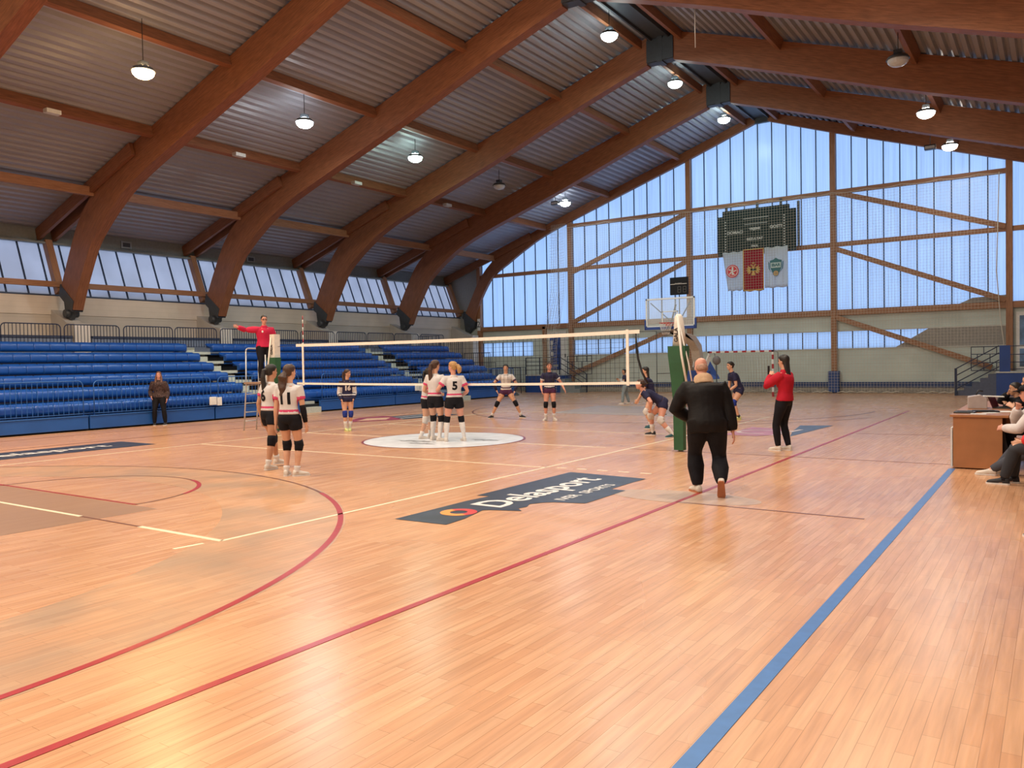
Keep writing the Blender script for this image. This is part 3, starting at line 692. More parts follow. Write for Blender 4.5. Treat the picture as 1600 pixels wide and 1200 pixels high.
# side rail of the stand end, stepping down towards the court
t = thing('stair_railing', 'dark stepped railing at the far end of the stands', 'railing', (0, 20.2, 0))
bb = B()
for a, c, z in ((-18.3, -16.6, 3.2), (-16.5, -15.0, 2.9), (-14.9, -13.2, 2.2), (-13.1, -11.3, 1.4)):
    bb.tube([(a, 0, z - 1.1), (a, 0, z), (c, 0, z), (c, 0, z - 1.3)], .02, 6)
bb.obj('tube_frame', M_navy, t)
bb = B()
for k in range(50):
    x = -18.2 + k * .14; z = 3.2 if x < -16.6 else 2.9 if x < -15 else 2.2 if x < -13.2 else 1.4
    bb.bar((x, 0, z - 1.1), (x, 0, z), .016, .016)
bb.obj('upright_bars', M_navy, t)
# bench-back panels between the plinths
for k, (a, c) in enumerate([(-4.4, .85), (1.55, 6.8), (7.5, 12.75), (13.45, 18.65)]):
    t = thing('low_wall_bench', f'long grey blue bench between arch plinths, {ORD[k]} from the camera end', 'bench', (-17.3, (a + c) / 2, 2.22), 0, 'benches between the plinths'); h = (c - a) / 2
    B().box((-.04, -h, 0), (.04, h, .62)).obj('bench_back', mat('bench_grey_blue', (.17, .20, .28), .6), t)
    B().box((-.3, -h, .60), (.08, h, .68)).obj('bench_top', mat('bench_dark', (.03, .04, .08), .5), t)
# seats
def seat_mesh():
    bb = B(); wv = .2425
    prof = [(-.40, .02), (-.42, -.02), (-.36, -.03), (-.34, -.14), (-.05, -.16), (-.02, -.30), (.05, -.295), (.075, -.20), (.07, -.10), (.045, -.035), (.0, -.005), (-.07, -.02), (-.16, -.05), (-.28, -.055), (-.33, -.01), (-.36, .03)]
    rows = []
    for y, s in ((-wv, .95), (-wv * .88, .99), (-wv * .45, 1.0), (0, 1.0), (wv * .45, 1.0), (wv * .88, .99), (wv, .95)):
        dip = .0 if abs(y) > wv * .8 else -.006
        rows.append([bb.bm.verts.new((x * (1 if x < 0 else s), y, z * (1 if z < -.2 else 1) + (dip if -.3 < x < 0 and z > -.1 else 0) - (.012 if s < .96 and z > -.08 else 0))) for x, z in prof])
    n = len(prof)
    for A, Q in zip(rows, rows[1:]):
        for k in range(n): bb.bm.faces.new([A[k], A[(k + 1) % n], Q[(k + 1) % n], Q[k]])
    bb.bm.faces.new(rows[0][::-1]); bb.bm.faces.new(rows[-1])
    me = bb.mesh('stadium_seat', True); me.materials.append(M_blue); return me
SEAT = seat_mesh()
rown = ['lowest', 'second', 'third', 'fourth', 'fifth', 'top']
first_y = [-4.3, -3.8, -3.8, -3.3, -3.3, -3.3]
def placeseat(y, r, lab):
    o = bpy.data.objects.new('stadium_seat', SEAT); COL.objects.link(o); o.location = (ROWX[r], y, ROWZ[r]); tag(o, lab, 'seat', 'blue seats of the grandstand')
for r in range(6):
    blocks = [(first_y[r], AIS[0][0], 'near block'), (AIS[0][1], AIS[1][0], 'middle block'), (AIS[1][1], ENDY[r], 'far block')]
    for a, c, bn_ in blocks:
        n = int((c - a) / .49)
        for k in range(n):
            y = c - .25 - (n - 1 - k) * .49 if bn_ == 'near block' else a + .25 + k * .49
            side = 'aisle' 
            if bn_ == 'near block': lab = f'blue plastic seat, {rown[r]} row, near block, {ordn(n - 1 - k)} before the first aisle'
            elif bn_ == 'middle block': lab = f'blue plastic seat, {rown[r]} row, middle block, {ordn(k)} past the first aisle'
            else: lab = f'blue plastic seat, {rown[r]} row, far block, {ordn(k)} past the second aisle'
            placeseat(y, r, lab)
# paper bag on the fence
for y, z, lb in ((2.1, .62, 'white paper bag tied to the blue fence beside the waiting woman'), (12.0, .68, 'white paper stuck on the blue fence behind the trio of players')):
    t = thing('paper_bag', lb, 'bag', (-11.08, y, z)); bb = B(); bb.box((-.02, -.2, -.12), (.05, .04, .14)); bevel(bb.obj('bag_body', M_white, t), .02); bb = B(); bb.box((-.02, .07, -.14), (.03, .24, .12)); bb.obj('bag_flap', M_white, t)

# ================================================================ VOLLEYBALL EQUIPMENT
# net
t = thing('volleyball_net', 'cream banded volleyball net stretched across the court', 'net', (0, 0, 0))
yz = 0.0
def sag(x, e=.03): return -e * (1 - (x / 4.9) ** 2)
bb = B()
N = 24
for i in range(N):
    xa = -4.75 + 9.5 * i / N; xb = -4.75 + 9.5 * (i + 1) / N
    bb.bar((xa, 0, 2.215 + sag(xa)), (xb, 0, 2.215 + sag(xb)), .012, .07)
bb.obj('top_band', M_tape, t)
bb = B()
for i in range(N):
    xa = -4.75 + 9.5 * i / N; xb = -4.75 + 9.5 * (i + 1) / N
    bb.bar((xa, 0, 1.25 + sag(xa)), (xb, 0, 1.25 + sag(xb)), .012, .05)
bb.obj('bottom_band', M_tape, t)
bb = B()
for i in range(96):
    x = -4.72 + i * .0994
    bb.bar((x, 0, 1.25 + sag(x)), (x + .0, 0, 2.21 + sag(x)), .0045, .0045, (0, 1, 0))
for j in range(1, 10):
    for i in range(12):
        xa = -4.75 + 9.5 * i / 12; xb = xa + 9.5 / 12
        bb.bar((xa, 0, 1.25 + j * .097 + sag(xa)), (xb, 0, 1.25 + j * .097 + sag(xb)), .0045, .0045)
bb.obj('net_mesh', M_netdark, t)
for x in (-4.5, 4.5):
    bb = B(); bb.bar((x, -.01, 1.2), (x, -.01, 2.26), .055, .012, (0, 1, 0)); bb.obj('side_tape', M_tape, t)
for x, ht in ((-4.52, 2.95),):
    a_ = thing('net_antenna', 'thin red and white striped antenna at the left net edge', 'antenna', (x, .03, 1.22)); L_ = ht - 1.22; n = 18
    rb = B(); wb_ = B()
    for k in range(n):
        (rb if k % 2 else wb_).tube([(0, 0, L_ * k / n), (0, 0, L_ * (k + 1) / n)], .011, 6)
    rb.obj('red_bands', M_red, a_); wb_.obj('white_bands', M_white, a_)
B().tube([(4.75, 0, 2.21), (5.45, 0, 2.2)], .006, 5).obj('tension_cord', M_netdark, t); B().tube([(-4.75, 0, 2.21), (-5.45, 0, 2.2)], .006, 5).obj('tension_cord', M_netdark, t)
B().tube([(4.75, 0, 1.25), (5.5, 0, 1.24)], .006, 5).obj('tension_cord', M_netdark, t); B().tube([(-4.75, 0, 1.25), (-5.5, 0, 1.24)], .006, 5).obj('tension_cord', M_netdark, t)
o = B().tube([(4.66, .02, 2.18), (4.67, .03, 1.95), (4.7, .03, 1.7), (4.78, .02, 1.45), (4.9, .0, 1.24)], .022, 8).obj('hanging_hose', M_black, None, True); tag(o, 'black curved strap hanging from the right end of the net', 'strap')
# posts
def vpost(x, sgn, label, square=False):
    t = thing('net_post', label, 'net post', (x, 0, 0))
    B().cyl((0, 0, 0), .045, 2.46, 16).obj('post_tube', mat('post_grey', (.45, .47, .45), .4, .3), t, True)
    bb = B()    # green sleeve: three sided pad, flaring at the top
    def ring(z, a, c): return [(-a, -c, z), (a * .9, -c, z), (a, c * .2, z), (0, c, z), (-a, c * .2, z)]
    hs = [(.03, .095, .1), (.9, .10, .1), (1.3, .125, .12), (1.62, .155, .14), (1.75, .17, .14), (1.92, .175, .14)]
    rs = [[bb.bm.verts.new(p) for p in ring(*h)] for h in hs]
    for A, Q in zip(rs, rs[1:]):
        for k in range(5): bb.bm.faces.new([A[k], A[(k + 1) % 5], Q[(k + 1) % 5], Q[k]])
    bb.bm.faces.new(rs[0][::-1]); bb.bm.faces.new(rs[-1]); bb.obj('green_padding', M_green, t)
    bb = B()
    if square: bb.box((-.09, -.1, 1.86), (.09, .08, 2.52))
    else: bb.loft([(Vector((0, 0, 1.92)), Vector((.13, 0, 0)), Vector((0, .1, 0))), (Vector((0, 0, 2.2)), Vector((.10, 0, 0)), Vector((0, .095, 0))), (Vector((-.01, 0, 2.45)), Vector((.075, 0, 0)), Vector((0, .08, 0))), (Vector((-.01, 0, 2.5)), Vector((.04, 0, 0)), Vector((0, .04, 0)))])
    bb.obj('white_head_cover', mat('cover_white', (.66, .62, .56), .6), t)
    me = textmesh('GALA', .10, bold=.003); me.transform(Matrix.Translation((-.02, -.108, 2.12)) @ Matrix.Rotation(-.0, 4, 'Z') @ Matrix.Rotation(PI / 2, 4, 'X') @ Matrix.Rotation(PI / 2, 4, 'Z')); me.materials.clear(); me.materials.append(M_black)
    o = bpy.data.objects.new('cover_lettering', me); COL.objects.link(o); o.parent = t
    bb = B(); bb.tube([(sgn * .02, -.12, 2.44), (sgn * .10, -.16, 1.75), (sgn * .2, -.16, 1.2)], .022, 8); bb.tube([(sgn * .04, -.1, 2.3), (sgn * .20, -.08, 1.6), (sgn * .28, -.1, 1.2)], .014, 8); bb.obj('tension_strap', mat('strap_white', (.70, .66, .60), .5), t)
    return t
vpost(5.54, 1, 'net post with dark green padding in front of the bald man')
vp2 = vpost(-5.55, -1, 'net post with green padding and white cover beside the referee', True)
# referee ladder
t = thing('referee_stand', 'white tubular referee ladder stand behind the left net post', 'referee stand', (-6.05, .02, 0))
bb = B()
for y in (-.2, .2):
    bb.tube([(-.62, y, 0), (-.48, y, 1.25), (-.46, y, 2.1)], .018, 8)
    bb.tube([(.42, y, 0), (.32, y, 1.25), (.32, y, 2.0)], .018, 8)
pts = [(-.46, -.2, 2.1)] + [(-.46, -.2 + .08 - .08 * math.cos(k * PI / 8), 2.1 + .08 * math.sin(k * PI / 8)) for k in range(1, 5)] + [(-.46, .2 - .08 + .08 * math.sin(k * PI / 8), 2.1 + .08 * math.cos(k * PI / 8)) for k in range(0, 5)]
bb.tube(pts, .018, 8)
bb.obj('tube_frame', mat('ladder_white', (.50, .54, .58), .35, .3), t, True)
for k in range(5):
    bb = B(); z = .25 + k * .24; x = -.62 + .14 * z / 1.25; bb.tube([(x, -.2, z), (x, .2, z)], .014, 6); bb.obj('ladder_rung', mat('ladder_white', (.5, .54, .58), .35, .3), t)
bb = B(); bb.box((-.5, -.26, 1.24), (.36, .26, 1.29)); bb.obj('platform', mat('platform_wood', (.30, .20, .14), .6), t)

# ================================================================ END OF THE HALL
# protective curtain netting, hung from the top rail in scallops
t = thing('curtain_net', 'tall pale protective netting hanging in front of the gable wall', 'netting', (0, 0, 0))
YN = 24.35
bb = B(); x = -10.95
while x < 9.3:
    top = 9.0 if x < 8.6 else 9.0
    zb = .05 if x < 7.9 else .05 + (x - 7.9) * 1.4
    bb.bar((x, YN + .05 * math.sin(x * 1.7), zb), (x, YN + .02 * math.sin(x * 3), top - .06 * abs(math.sin(x * 2.2))), .007, .007, (0, 1, 0)); x += .125
z = .2
while z < 9.0:
    x1 = 9.3 if z > 2 else 7.9 + z / 1.4
    xs = [-10.95 + k * (x1 + 10.95) / 14 for k in range(15)]
    for a, c in zip(xs, xs[1:]): bb.bar((a, YN + .05 * math.sin(a * 1.7), z), (c, YN + .05 * math.sin(c * 1.7), z), .007, .007)
    z += .125
bb.obj('net_mesh', M_net, t)
bb = B(); pts = []
for k in range(0, 221):
    x = -10.95 + k * .0925; pts.append((x, YN, 9.02 - .07 * abs(math.sin(x * 2.2))))
bb.tube(pts, .012, 5); bb.tube([(9.3, YN, 9.0), (9.2, YN, 5.0), (9.32, YN, 3.2), (9.5, YN, 1.6), (9.1, YN, .9), (8.4, YN, .35), (7.9, YN, .06)], .02, 6); bb.obj('edge_rope', M_net, t)
bb = B()    # gathered bunch at the left edge
for k in range(16):
    x = -11.9 + k * .06; bb.tube([(x, 23.2 + .08 * math.sin(k * 1.9), .05), (x + .05 * math.sin(k), 23.25 + .08 * math.cos(k * 2.3), 2.5), (x + .04 * math.cos(k * 3), YN - .1, 5.5), (x + .03, YN, 9.2)], .006, 4)
for k in range(60):
    z = .1 + k * .15; yy = 23.25 if z < 2.6 else 23.25 + min(1, (z - 2.6) / 3) * 1.0; bb.tube([(-11.95, yy, z), (-11.5, yy + .08, z + .05 * math.sin(k)), (-11.0, yy, z + .04)], .005, 4)
bb.obj('gathered_fold', M_net, t)
random.seed(3)
bb = B()
for k in range(9):
    x = -1 + k * 1.05 + random.random() * .4; bb.tube([(x - .4, YN - .15, .04), (x - .15, YN - .25, .10), (x, YN - .15, .05), (x + .2, YN - .3, .12), (x + .45, YN - .1, .04)], .02, 5)
ho = bb.obj('net_hem_on_floor', M_net, t); ho['kind'] = 'stuff'

# big scoreboard
t = thing('scoreboard', 'large dark green scoreboard behind the netting high on the gable wall', 'scoreboard', (-.62, YW - .42, 7.7))
M_sb = mat('scoreboard_green', (.010, .028, .030), .6, spec=.25)
bb = B(); bb.box((-1.62, -.06, -1.0), (1.55, .1, 1.1)).box((-1.85, -.05, -1.05), (-1.62, .1, .85)).box((1.55, -.05, -1.05), (1.85, .1, .88)); bevel(bb.obj('cabinet', M_sb, t), .015)
def sbtext(s, sz, x, z, nm='board_lettering'):
    textobj(nm, s, sz, mat('board_white', (.60, .64, .62), .5), Matrix.Translation((x, -.075, z)) @ Matrix.Rotation(PI / 2, 4, 'X'), t, bold=.006)
sbtext('DOMACI', .2, -1.0, .02); sbtext('GOSTI', .2, .95, .12); sbtext('VRIJEME', .15, -.05, .12); sbtext('REZULTAT', .16, -.05, -.36); sbtext('FAUL', .14, -.05, -.70)
bb = B()
for k in range(12):
    bb.box((-1.5, -.075, -.95 + k * .135), (-1.44, -.06, -.90 + k * .135)); bb.box((1.3, -.075, -.8 + k * .125), (1.36, -.06, -.75 + k * .125))
bb.box((-.6, -.07, .62), (.6, -.06, .64)).box((-.55, -.07, .35), (.55, -.06, .37)); bb.obj('player_column_marks', mat('board_white', (.6, .64, .62), .5), t)
B().box((1.9, .0, -.9), (2.0, .12, 1.2)).box((-1.5, .0, 1.1), (-1.4, .1, 1.3)).box((.0, .0, 1.1), (.1, .1, 1.35)).box((1.1, .0, 1.1), (1.2, .1, 1.4)).obj('mounting_brackets', M_steel, t)
# three flags
def flag(name, label, x0, x1, z0, z1, m, skew=0.0):
    t = thing(name, label, 'flag', ((x0 + x1) / 2, YW - .62, z1), 0, 'flags under the scoreboard')
    bb = B(); nx, nz = 16, 12; a = (x1 - x0) / 2; h = z1 - z0; g = []
    for i in range(nx + 1):
        g.append([bb.bm.verts.new((-a + 2 * a * i / nx + skew * j / nz * (1 - i / nx), .025 * math.sin(i * 1.1) * j / nz, -h * j / nz + .02 * math.sin(i * .9))) for j in range(nz + 1)])
    for i in range(nx):
        for j in range(nz): bb.bm.faces.new([g[i][j], g[i + 1][j], g[i + 1][j + 1], g[i][j + 1]])
    o = bb.obj('cloth', m, t, True); s = o.modifiers.new('thick', 'SOLIDIFY'); s.thickness = .008
    return t
def thin_cloth(m, col, f):
    nt = m.node_tree; t_ = nt.nodes.new('ShaderNodeBsdfTranslucent'); t_.inputs[0].default_value = (*col, 1); mx = nt.nodes.new('ShaderNodeMixShader'); mx.inputs[0].default_value = f
    nt.links.new(nt.nodes['Principled BSDF'].outputs[0], mx.inputs[1]); nt.links.new(t_.outputs[0], mx.inputs[2]); nt.links.new(mx.outputs[0], nt.nodes['Material Output'].inputs[0]); return m
M_fw = thin_cloth(mat('flag_white', (.70, .74, .76), .8), (.80, .84, .86), .5)
f1 = flag('flag', 'white flag with a round red emblem, left of three under the scoreboard', -2.2, -1.22, 4.92, 6.78, M_fw, .25)
f2 = flag('flag', 'red flag with gold border and gold double headed eagle, middle of three', -1.2, -.2, 4.85, 6.85, thin_cloth(mat('flag_red', (.40, .012, .04), .8), (.55, .02, .06), .4))
f3 = flag('flag', 'white flag with a dark green crest and basketball, right of three', -.18, .9, 4.95, 6.85, M_fw)
def disc(b_, cx, cz, r, y, th=.006, n=28, r0=0.0):
    if r0: 
        for k in range(n):
            a, c = 2 * PI * k / n, 2 * PI * (k + 1) / n
            b_.prism([(cx + r0 * math.cos(a), y, cz + r0 * math.sin(a)), (cx + r * math.cos(a), y, cz + r * math.sin(a)), (cx + r * math.cos(c), y, cz + r * math.sin(c)), (cx + r0 * math.cos(c), y, cz + r0 * math.sin(c))], (0, th, 0))
    else: b_.prism([(cx + r * math.cos(2 * PI * k / n), y, cz + r * math.sin(2 * PI * k / n)) for k in range(n)], (0, th, 0))
bb = B(); disc(bb, .0, -.92, .31, -.05); bb.obj('emblem_disc', mat('emblem_red', (.62, .06, .07), .7), f1)
bb = B(); disc(bb, 0, -.92, .26, -.058, r0=.235)
for k in range(5):
    a = -PI / 2 + k * 2 * PI / 5; bb.bar((.05 * math.cos(a), -.055, -.92 + .05 * math.sin(a)), (.2 * math.cos(a + .5), -.055, -.92 + .2 * math.sin(a + .5)), .05, .004, (0, 1, 0))
bb.box((-.03, -.06, -1.1), (.03, -.052, -.72)); bb.obj('emblem_figure', M_white, f1)
M_gold = mat('gold', (.66, .42, .12), .6)
bb = B(); bb.box((-.5, -.035, -1.98), (-.455, -.03, .0)).box((.455, -.035, -1.98), (.5, -.03, 0)).box((-.5, -.035, -.045), (.5, -.03, 0)).box((-.5, -.035, -1.98), (.5, -.03, -1.935)); bb.obj('gold_border', M_gold, f2)
bb = B()    # eagle: body, tail, wings with feathers, two heads, crown
bb.prism([(0, -.05, -.82), (.07, -.05, -.95), (.05, -.05, -1.12), (.1, -.05, -1.25), (-.1, -.05, -1.25), (-.05, -.05, -1.12), (-.07, -.05, -.95)], (0, .008, 0))
for s in (-1, 1):
    for k in range(5):
        a = .75 - k * .38; bb.prism([(s * .04, -.05, -.95), (s * (.04 + .30 * math.cos(a)), -.05, -.98 + .28 * math.sin(a)), (s * (.04 + .27 * math.cos(a - .2)), -.05, -.98 + .25 * math.sin(a - .2)), (s * .04, -.05, -1.02)], (0, .008, 0))
    bb.prism([(s * .02, -.05, -.88), (s * .05, -.05, -.74), (s * .15, -.05, -.74), (s * .08, -.05, -.79), (s * .06, -.05, -.88)], (0, .008, 0))
bb.prism([(-.06, -.05, -.70), (-.05, -.05, -.64), (0, -.05, -.67), (.05, -.05, -.64), (.06, -.05, -.70)], (0, .008, 0)); bb.obj('gold_eagle', M_gold, f2)
bb = B(); disc(bb, 0, -1.0, .05, -.058); bb.obj('eagle_shield', mat('shield_blue', (.05, .12, .2), .6), f2)
M_crest = mat('crest_green', (.05, .16, .18), .7)
bb = B(); bb.prism([(.0, -.05, -.52), (.12, -.05, -.60), (.27, -.05, -.64), (.27, -.05, -.95), (.16, -.05, -1.2), (0, -.05, -1.32), (-.16, -.05, -1.2), (-.27, -.05, -.95), (-.27, -.05, -.64), (-.12, -.05, -.60)], (0, .006, 0))
for s in (-1, 1): bb.prism([(s * .31, -.05, -.72), (s * .35, -.05, -.68), (s * .33, -.05, -1.0), (s * .2, -.05, -1.2), (s * .29, -.05, -1.0)], (0, .006, 0))
bb.obj('crest_shield', M_crest, f3)
bb = B(); bb.box((-.235, -.056, -.98), (.235, -.05, -.74)); bb.obj('crest_band', mat('crest_pale', (.5, .62, .62), .7), f3)
textobj('crest_lettering', 'IBAR', .19, M_crest, Matrix.Translation((0, -.062, -.86)) @ Matrix.Rotation(PI / 2, 4, 'X'), f3, bold=.008)
bb = B(); disc(bb, .0, -1.24, .13, -.06); bb.obj('crest_ball', mat('ball_tan', (.55, .36, .16), .6), f3)
bb = B(); disc(bb, 0, -1.24, .135, -.067, r0=.12); bb.bar((-.13, -.065, -1.24), (.13, -.065, -1.24), .012, .004, (0, 1, 0)); bb.bar((0, -.065, -1.37), (0, -.065, -1.11), .012, .004, (0, 1, 0)); bb.obj('crest_ball_seams', M_crest, f3)

# basketball stand
t = thing('basketball_stand', 'portable basketball stand with glass backboard and white rim frame', 'basketball stand', (-.06, 12.8, 0))
gl, nt, bs = newmat('backboard_glass'); bs.inputs['Base Color'].default_value = (.75, .88, .92, 1); bs.inputs['Roughness'].default_value = .05; bs.inputs['Alpha'].default_value = .22
B().box((-.9, 0, 2.86), (.9, .02, 3.84)).obj('glass_board', gl, t)
M_bw = mat('board_frame_white', (.66, .74, .76), .4)
bb = B(); bb.box((-.92, -.01, 2.82), (.92, .03, 2.87)).box((-.92, -.01, 3.80), (.92, .03, 3.85)).box((-.92, -.01, 2.82), (-.87, .03, 3.85)).box((.87, -.01, 2.82), (.92, .03, 3.85)); bb.obj('board_frame', M_bw, t)
bb = B(); bb.box((-.3, -.012, 2.95), (-.265, 0, 3.38)).box((.265, -.012, 2.95), (.3, 0, 3.38)).box((-.3, -.012, 3.35), (.3, 0, 3.385)); bb.obj('shooter_square', M_bw, t)
bb = B(); bb.box((-.95, -.03, 2.74), (.95, .05, 2.84)).box((-.97, -.03, 2.74), (-.91, .05, 3.1)).box((.91, -.03, 2.74), (.97, .05, 3.1)); bevel(bb.obj('blue_edge_padding', mat('pad_royal', (.01, .05, .25), .5), t), .01)
rb = B(); pts = [(.225 * math.cos(2 * PI * k / 24), -.38 + .225 * math.sin(2 * PI * k / 24), 2.95) for k in range(24)]
rb.tube(pts, .012, 6, closed=True); rb.box((-.1, -.16, 2.86), (.1, 0, 2.96)); rb.box((-.27, -.14, 2.93), (.27, -.1, 2.97)); hoop = rb.obj('rim', mat('rim_red', (.45, .05, .04), .4), t)
nb = B()
for k in range(12):
    a = 2 * PI * k / 12
    for s in (-1, 1):
        p_ = []
        for j in range(5):
            rr_ = .225 - .11 * j / 4; an = a + s * j * PI / 12; p_.append((rr_ * math.cos(an), -.38 + rr_ * math.sin(an), 2.94 - j * .1))
        nb.tube(p_, .005, 4)
nb.obj('hoop_net', M_white, hoop)
M_arm = mat('arm_beige', (.55, .50, .42), .5)
bb = B(); bb.prism([(-.17, .05, 2.72), (-.17, 2.0, 2.55), (-.17, 2.6, 2.2), (-.17, 2.95, 1.2), (-.17, 2.75, 1.0), (-.17, 2.3, 2.0), (-.17, 1.8, 2.3), (-.17, .05, 2.95)], (.34, 0, 0)); bevel(bb.obj('main_arm', M_arm, t), .03)
bb = B(); bb.bar((.0, .1, 3.0), (0, 1.5, 2.5), .08, .08); bb.bar((-.75, .04, 3.7), (0, .6, 2.85), .03, .03); bb.bar((.75, .04, 3.7), (0, .6, 2.85), .03, .03); bb.bar((.2, .05, 3.6), (-.1, .3, 2.9), .05, .03); bb.obj('brace_rods', M_mull, t)
bb = B(); bb.box((-.6, 2.3, .0), (.6, 4.2, .5)).bar((-.35, 2.9, .4), (-.12, 2.8, 1.4), .1, .12); bb.bar((.35, 2.9, .4), (.12, 2.8, 1.4), .1, .12); bevel(bb.obj('base_carriage', M_arm, t), .02)
bb = B(); bb.box((-.62, 2.1, .08), (.62, 2.3, 1.25)); bb.prism([(.15, 2.2, 1.3), (.6, 2.2, .9), (.6, 3.1, .9), (.15, 3.1, 1.7)], (.1, 0, 0)); bevel(bb.obj('base_padding', mat('pad_royal', (.01, .05, .25), .5), t), .04)
bb = B(); bb.bar((-.12, 2.45, 1.35), (-.12, 2.75, 2.0), .03, .12); bb.bar((.3, 2.4, 1.2), (.42, 2.7, 1.75), .05, .18); bb.obj('spring_covers', M_white, t)
# shot clock
t = thing('shot_clock', 'black shot clock standing above the basketball backboard', 'shot clock', (.1, 13.3, 3.98))
bevel(B().box((-.36, 0, 0), (.3, .12, .62)).obj('clock_cabinet', mat('clock_black', (.006, .008, .012), .6, spec=.2), t), .01)
bb = B(); bb.box((-.34, -.008, .37), (-.16, 0, .385)).box((.1, -.008, .37), (.28, 0, .385)); bb.obj('divider_marks', M_white, t)
textobj('clock_lettering', 'FAVERO', .07, M_white, Matrix.Translation((-.03, -.01, .385)) @ Matrix.Rotation(PI / 2, 4, 'X'), t)
bb = B()
for ox in (-.06, .14):
    for a, c in (((0, 0), (.11, 0)), ((0, .1), (.11, .1)), ((0, .2), (.11, .2)), ((0, 0), (0, .1)), ((0, .1), (0, .2)), ((.11, 0), (.11, .1)), ((.11, .1), (.11, .2))):
        bb.bar((ox + a[0], -.004, .08 + a[1]), (ox + c[0], -.004, .08 + c[1]), .018, .006, (0, 1, 0))
bb.obj('unlit_digits', mat('digit_grey', (.05, .055, .06), .4), t)
B().tube([(-.03, .06, 0), (-.03, .06, -1.0)], .02, 6).obj('clock_pole', M_black, t)
# handball goal
t = thing('handball_goal', 'red and white striped handball goal behind the red sweater woman', 'goal', (-.28, 21.0, 0))
rw = [B(), B()]
for s in (-1, 1):
    for k in range(10): rw[k % 2 == 0].box((s * 1.42 - .04, -.04, k * .2), (s * 1.42 + .04, .04, (k + 1) * .2))
for k in range(15): rw[k % 2 == 0].box((-1.46 + k * .1947, -.04, 1.92), (-1.46 + (k + 1) * .1947, .04, 2.0))
rw[1].obj('red_stripes', M_red, t); rw[0].obj('white_stripes', M_white, t)
bb = B()
for s in (-1, 1): bb.tube([(s * 1.42, 0, 1.98), (s * 1.42, .75, 1.9), (s * 1.42, 1.0, .03), (s * 1.42, 0, .03)], .018, 6)
bb.obj('rear_frame', M_galv, t)
bb = B()
for k in range(24): x = -1.42 + k * 2.84 / 23; bb.tube([(x, .02, 1.95), (x, .8, 1.8), (x, 1.0, .05)], .004, 4)
for k in range(14): z = .1 + k * .13; bb.tube([(-1.42, .85 + .1 * (1 - z / 2), z), (1.42, .85 + .1 * (1 - z / 2), z)], .004, 4)
bb.obj('goal_net', M_net, t)
# landing with stairs : right
M_land = mat('landing_blue', (.012, .055, .25), .5, var=.1, scale=2)
def landing(x0, x1, y0, top, label, stair=None):
    t = thing('landing', label, 'landing', (0, 0, 0))
    bb = B(); bb.box((x0, y0, 0), (x1, YW - .3, top)); bb.obj('landing_body', M_land, t)
    bb = B(); bb.box((x0 - .02, y0 - .03, top), (x1 + .02, YW - .3, top + .05)); bb.obj('landing_slab', M_pale, t)
    return t
t = landing(9.25, 17.5, 23.0, .9, 'dark blue raised landing with pale edge behind the officials')
bb = B()
for k in range(5): bb.box((7.85 + k * .28, 23.1, 0), (7.85 + (k + 1) * .28, 24.2, .17 * (k + 1)))
bb.obj('stair_flight', mat('stair_blue_grey', (.08, .10, .16), .6), t)
bb = B()
for z in (0, -.28, -.56, -.82): bb.bar((7.85, 23.05, 1.08 + z), (9.35, 23.05, 1.95 + z + .02), .035, .04)
bb.bar((7.85, 23.05, 0), (7.85, 23.05, 1.1), .09, .06, (0, 1, 0))
for z in (1.95, 1.62, 1.32, 1.05): bb.bar((9.4, 23.05, z), (17.4, 23.05, z), .03, .03)
for x in (11.0, 12.6, 14.2): bb.bar((x, 23.05, .9), (x, 23.05, 1.95), .04, .04, (0, 1, 0))
bb.obj('tube_handrails', M_navy, t)
bb = B(); bb.box((9.36, 23.02, .95), (9.72, 23.1, 1.98)); bb.obj('blue_end_panel', M_land, t)
bb = B()    # brick-pattern balustrade on the far side of the stair
for z in (1.95, 1.65, 1.3, .98): bb.bar((8.3, 24.25, z), (9.45, 24.25, z), .03, .03)
for x, a, c in ((8.3, .98, 1.95), (8.75, 1.65, 1.95), (9.2, 1.65, 1.95), (8.52, 1.3, 1.65), (8.97, 1.3, 1.65), (9.42, .98, 1.65), (8.75, .98, 1.3), (9.2, .98, 1.3)): bb.bar((x, 24.25, a), (x, 24.25, c), .03, .03, (0, 1, 0))
bb.obj('pattern_balustrade', M_navy, t)
# door right
def door(n, x0, x1, z0, z1, label_n):
    d = struct(B().box((x0, YW - .06, z0), (x1, YW + .02, z1)).obj(f'door_{n}', M_white))
    return d
d1 = door(1, 9.85, 11.3, .95, 3.35, ''); bb = B(); bb.box((9.97, YW - .08, 2.0), (10.55, YW - .055, 3.2)).box((9.97, YW - .08, 1.12), (10.55, YW - .055, 1.85)).box((10.65, YW - .08, 2.0), (11.2, YW - .055, 3.2)).box((10.65, YW - .08, 1.12), (11.2, YW - .055, 1.85)); bb.obj('door_glass', mat('door_glass_blue', (.10, .18, .32), .12, var=.6, scale=2.5), d1)
bb = B(); bb.box((10.58, YW - .12, 1.9), (10.62, YW - .06, 2.1)); bb.obj('door_handle', M_black, d1)
t = landing(-13.1, -10.95, 23.4, .92, 'dark blue raised landing under the door left of the gathered netting')
bb = B()
for z in (1.9, 1.68, 1.46, 1.24): bb.bar((-13.1, 23.45, z), (-10.95, 23.45, z), .035, .035)
for x in (-13.1, -12.2, -10.95): bb.bar((x, 23.45, .9), (x, 23.45, 1.92), .045, .045, (0, 1, 0))
bb.obj('tube_handrails', M_navy, t)
bb = B()
for z in (0, -.3, -.6): bb.bar((-10.9, 23.45, 1.9 + z), (-9.3, 23.45, 1.0 + z), .03, .03)
bb.bar((-9.3, 23.45, .02), (-9.3, 23.45, 1.0), .045, .045, (0, 1, 0)); bb.obj('stair_handrail', M_navy, t)
bb = B()
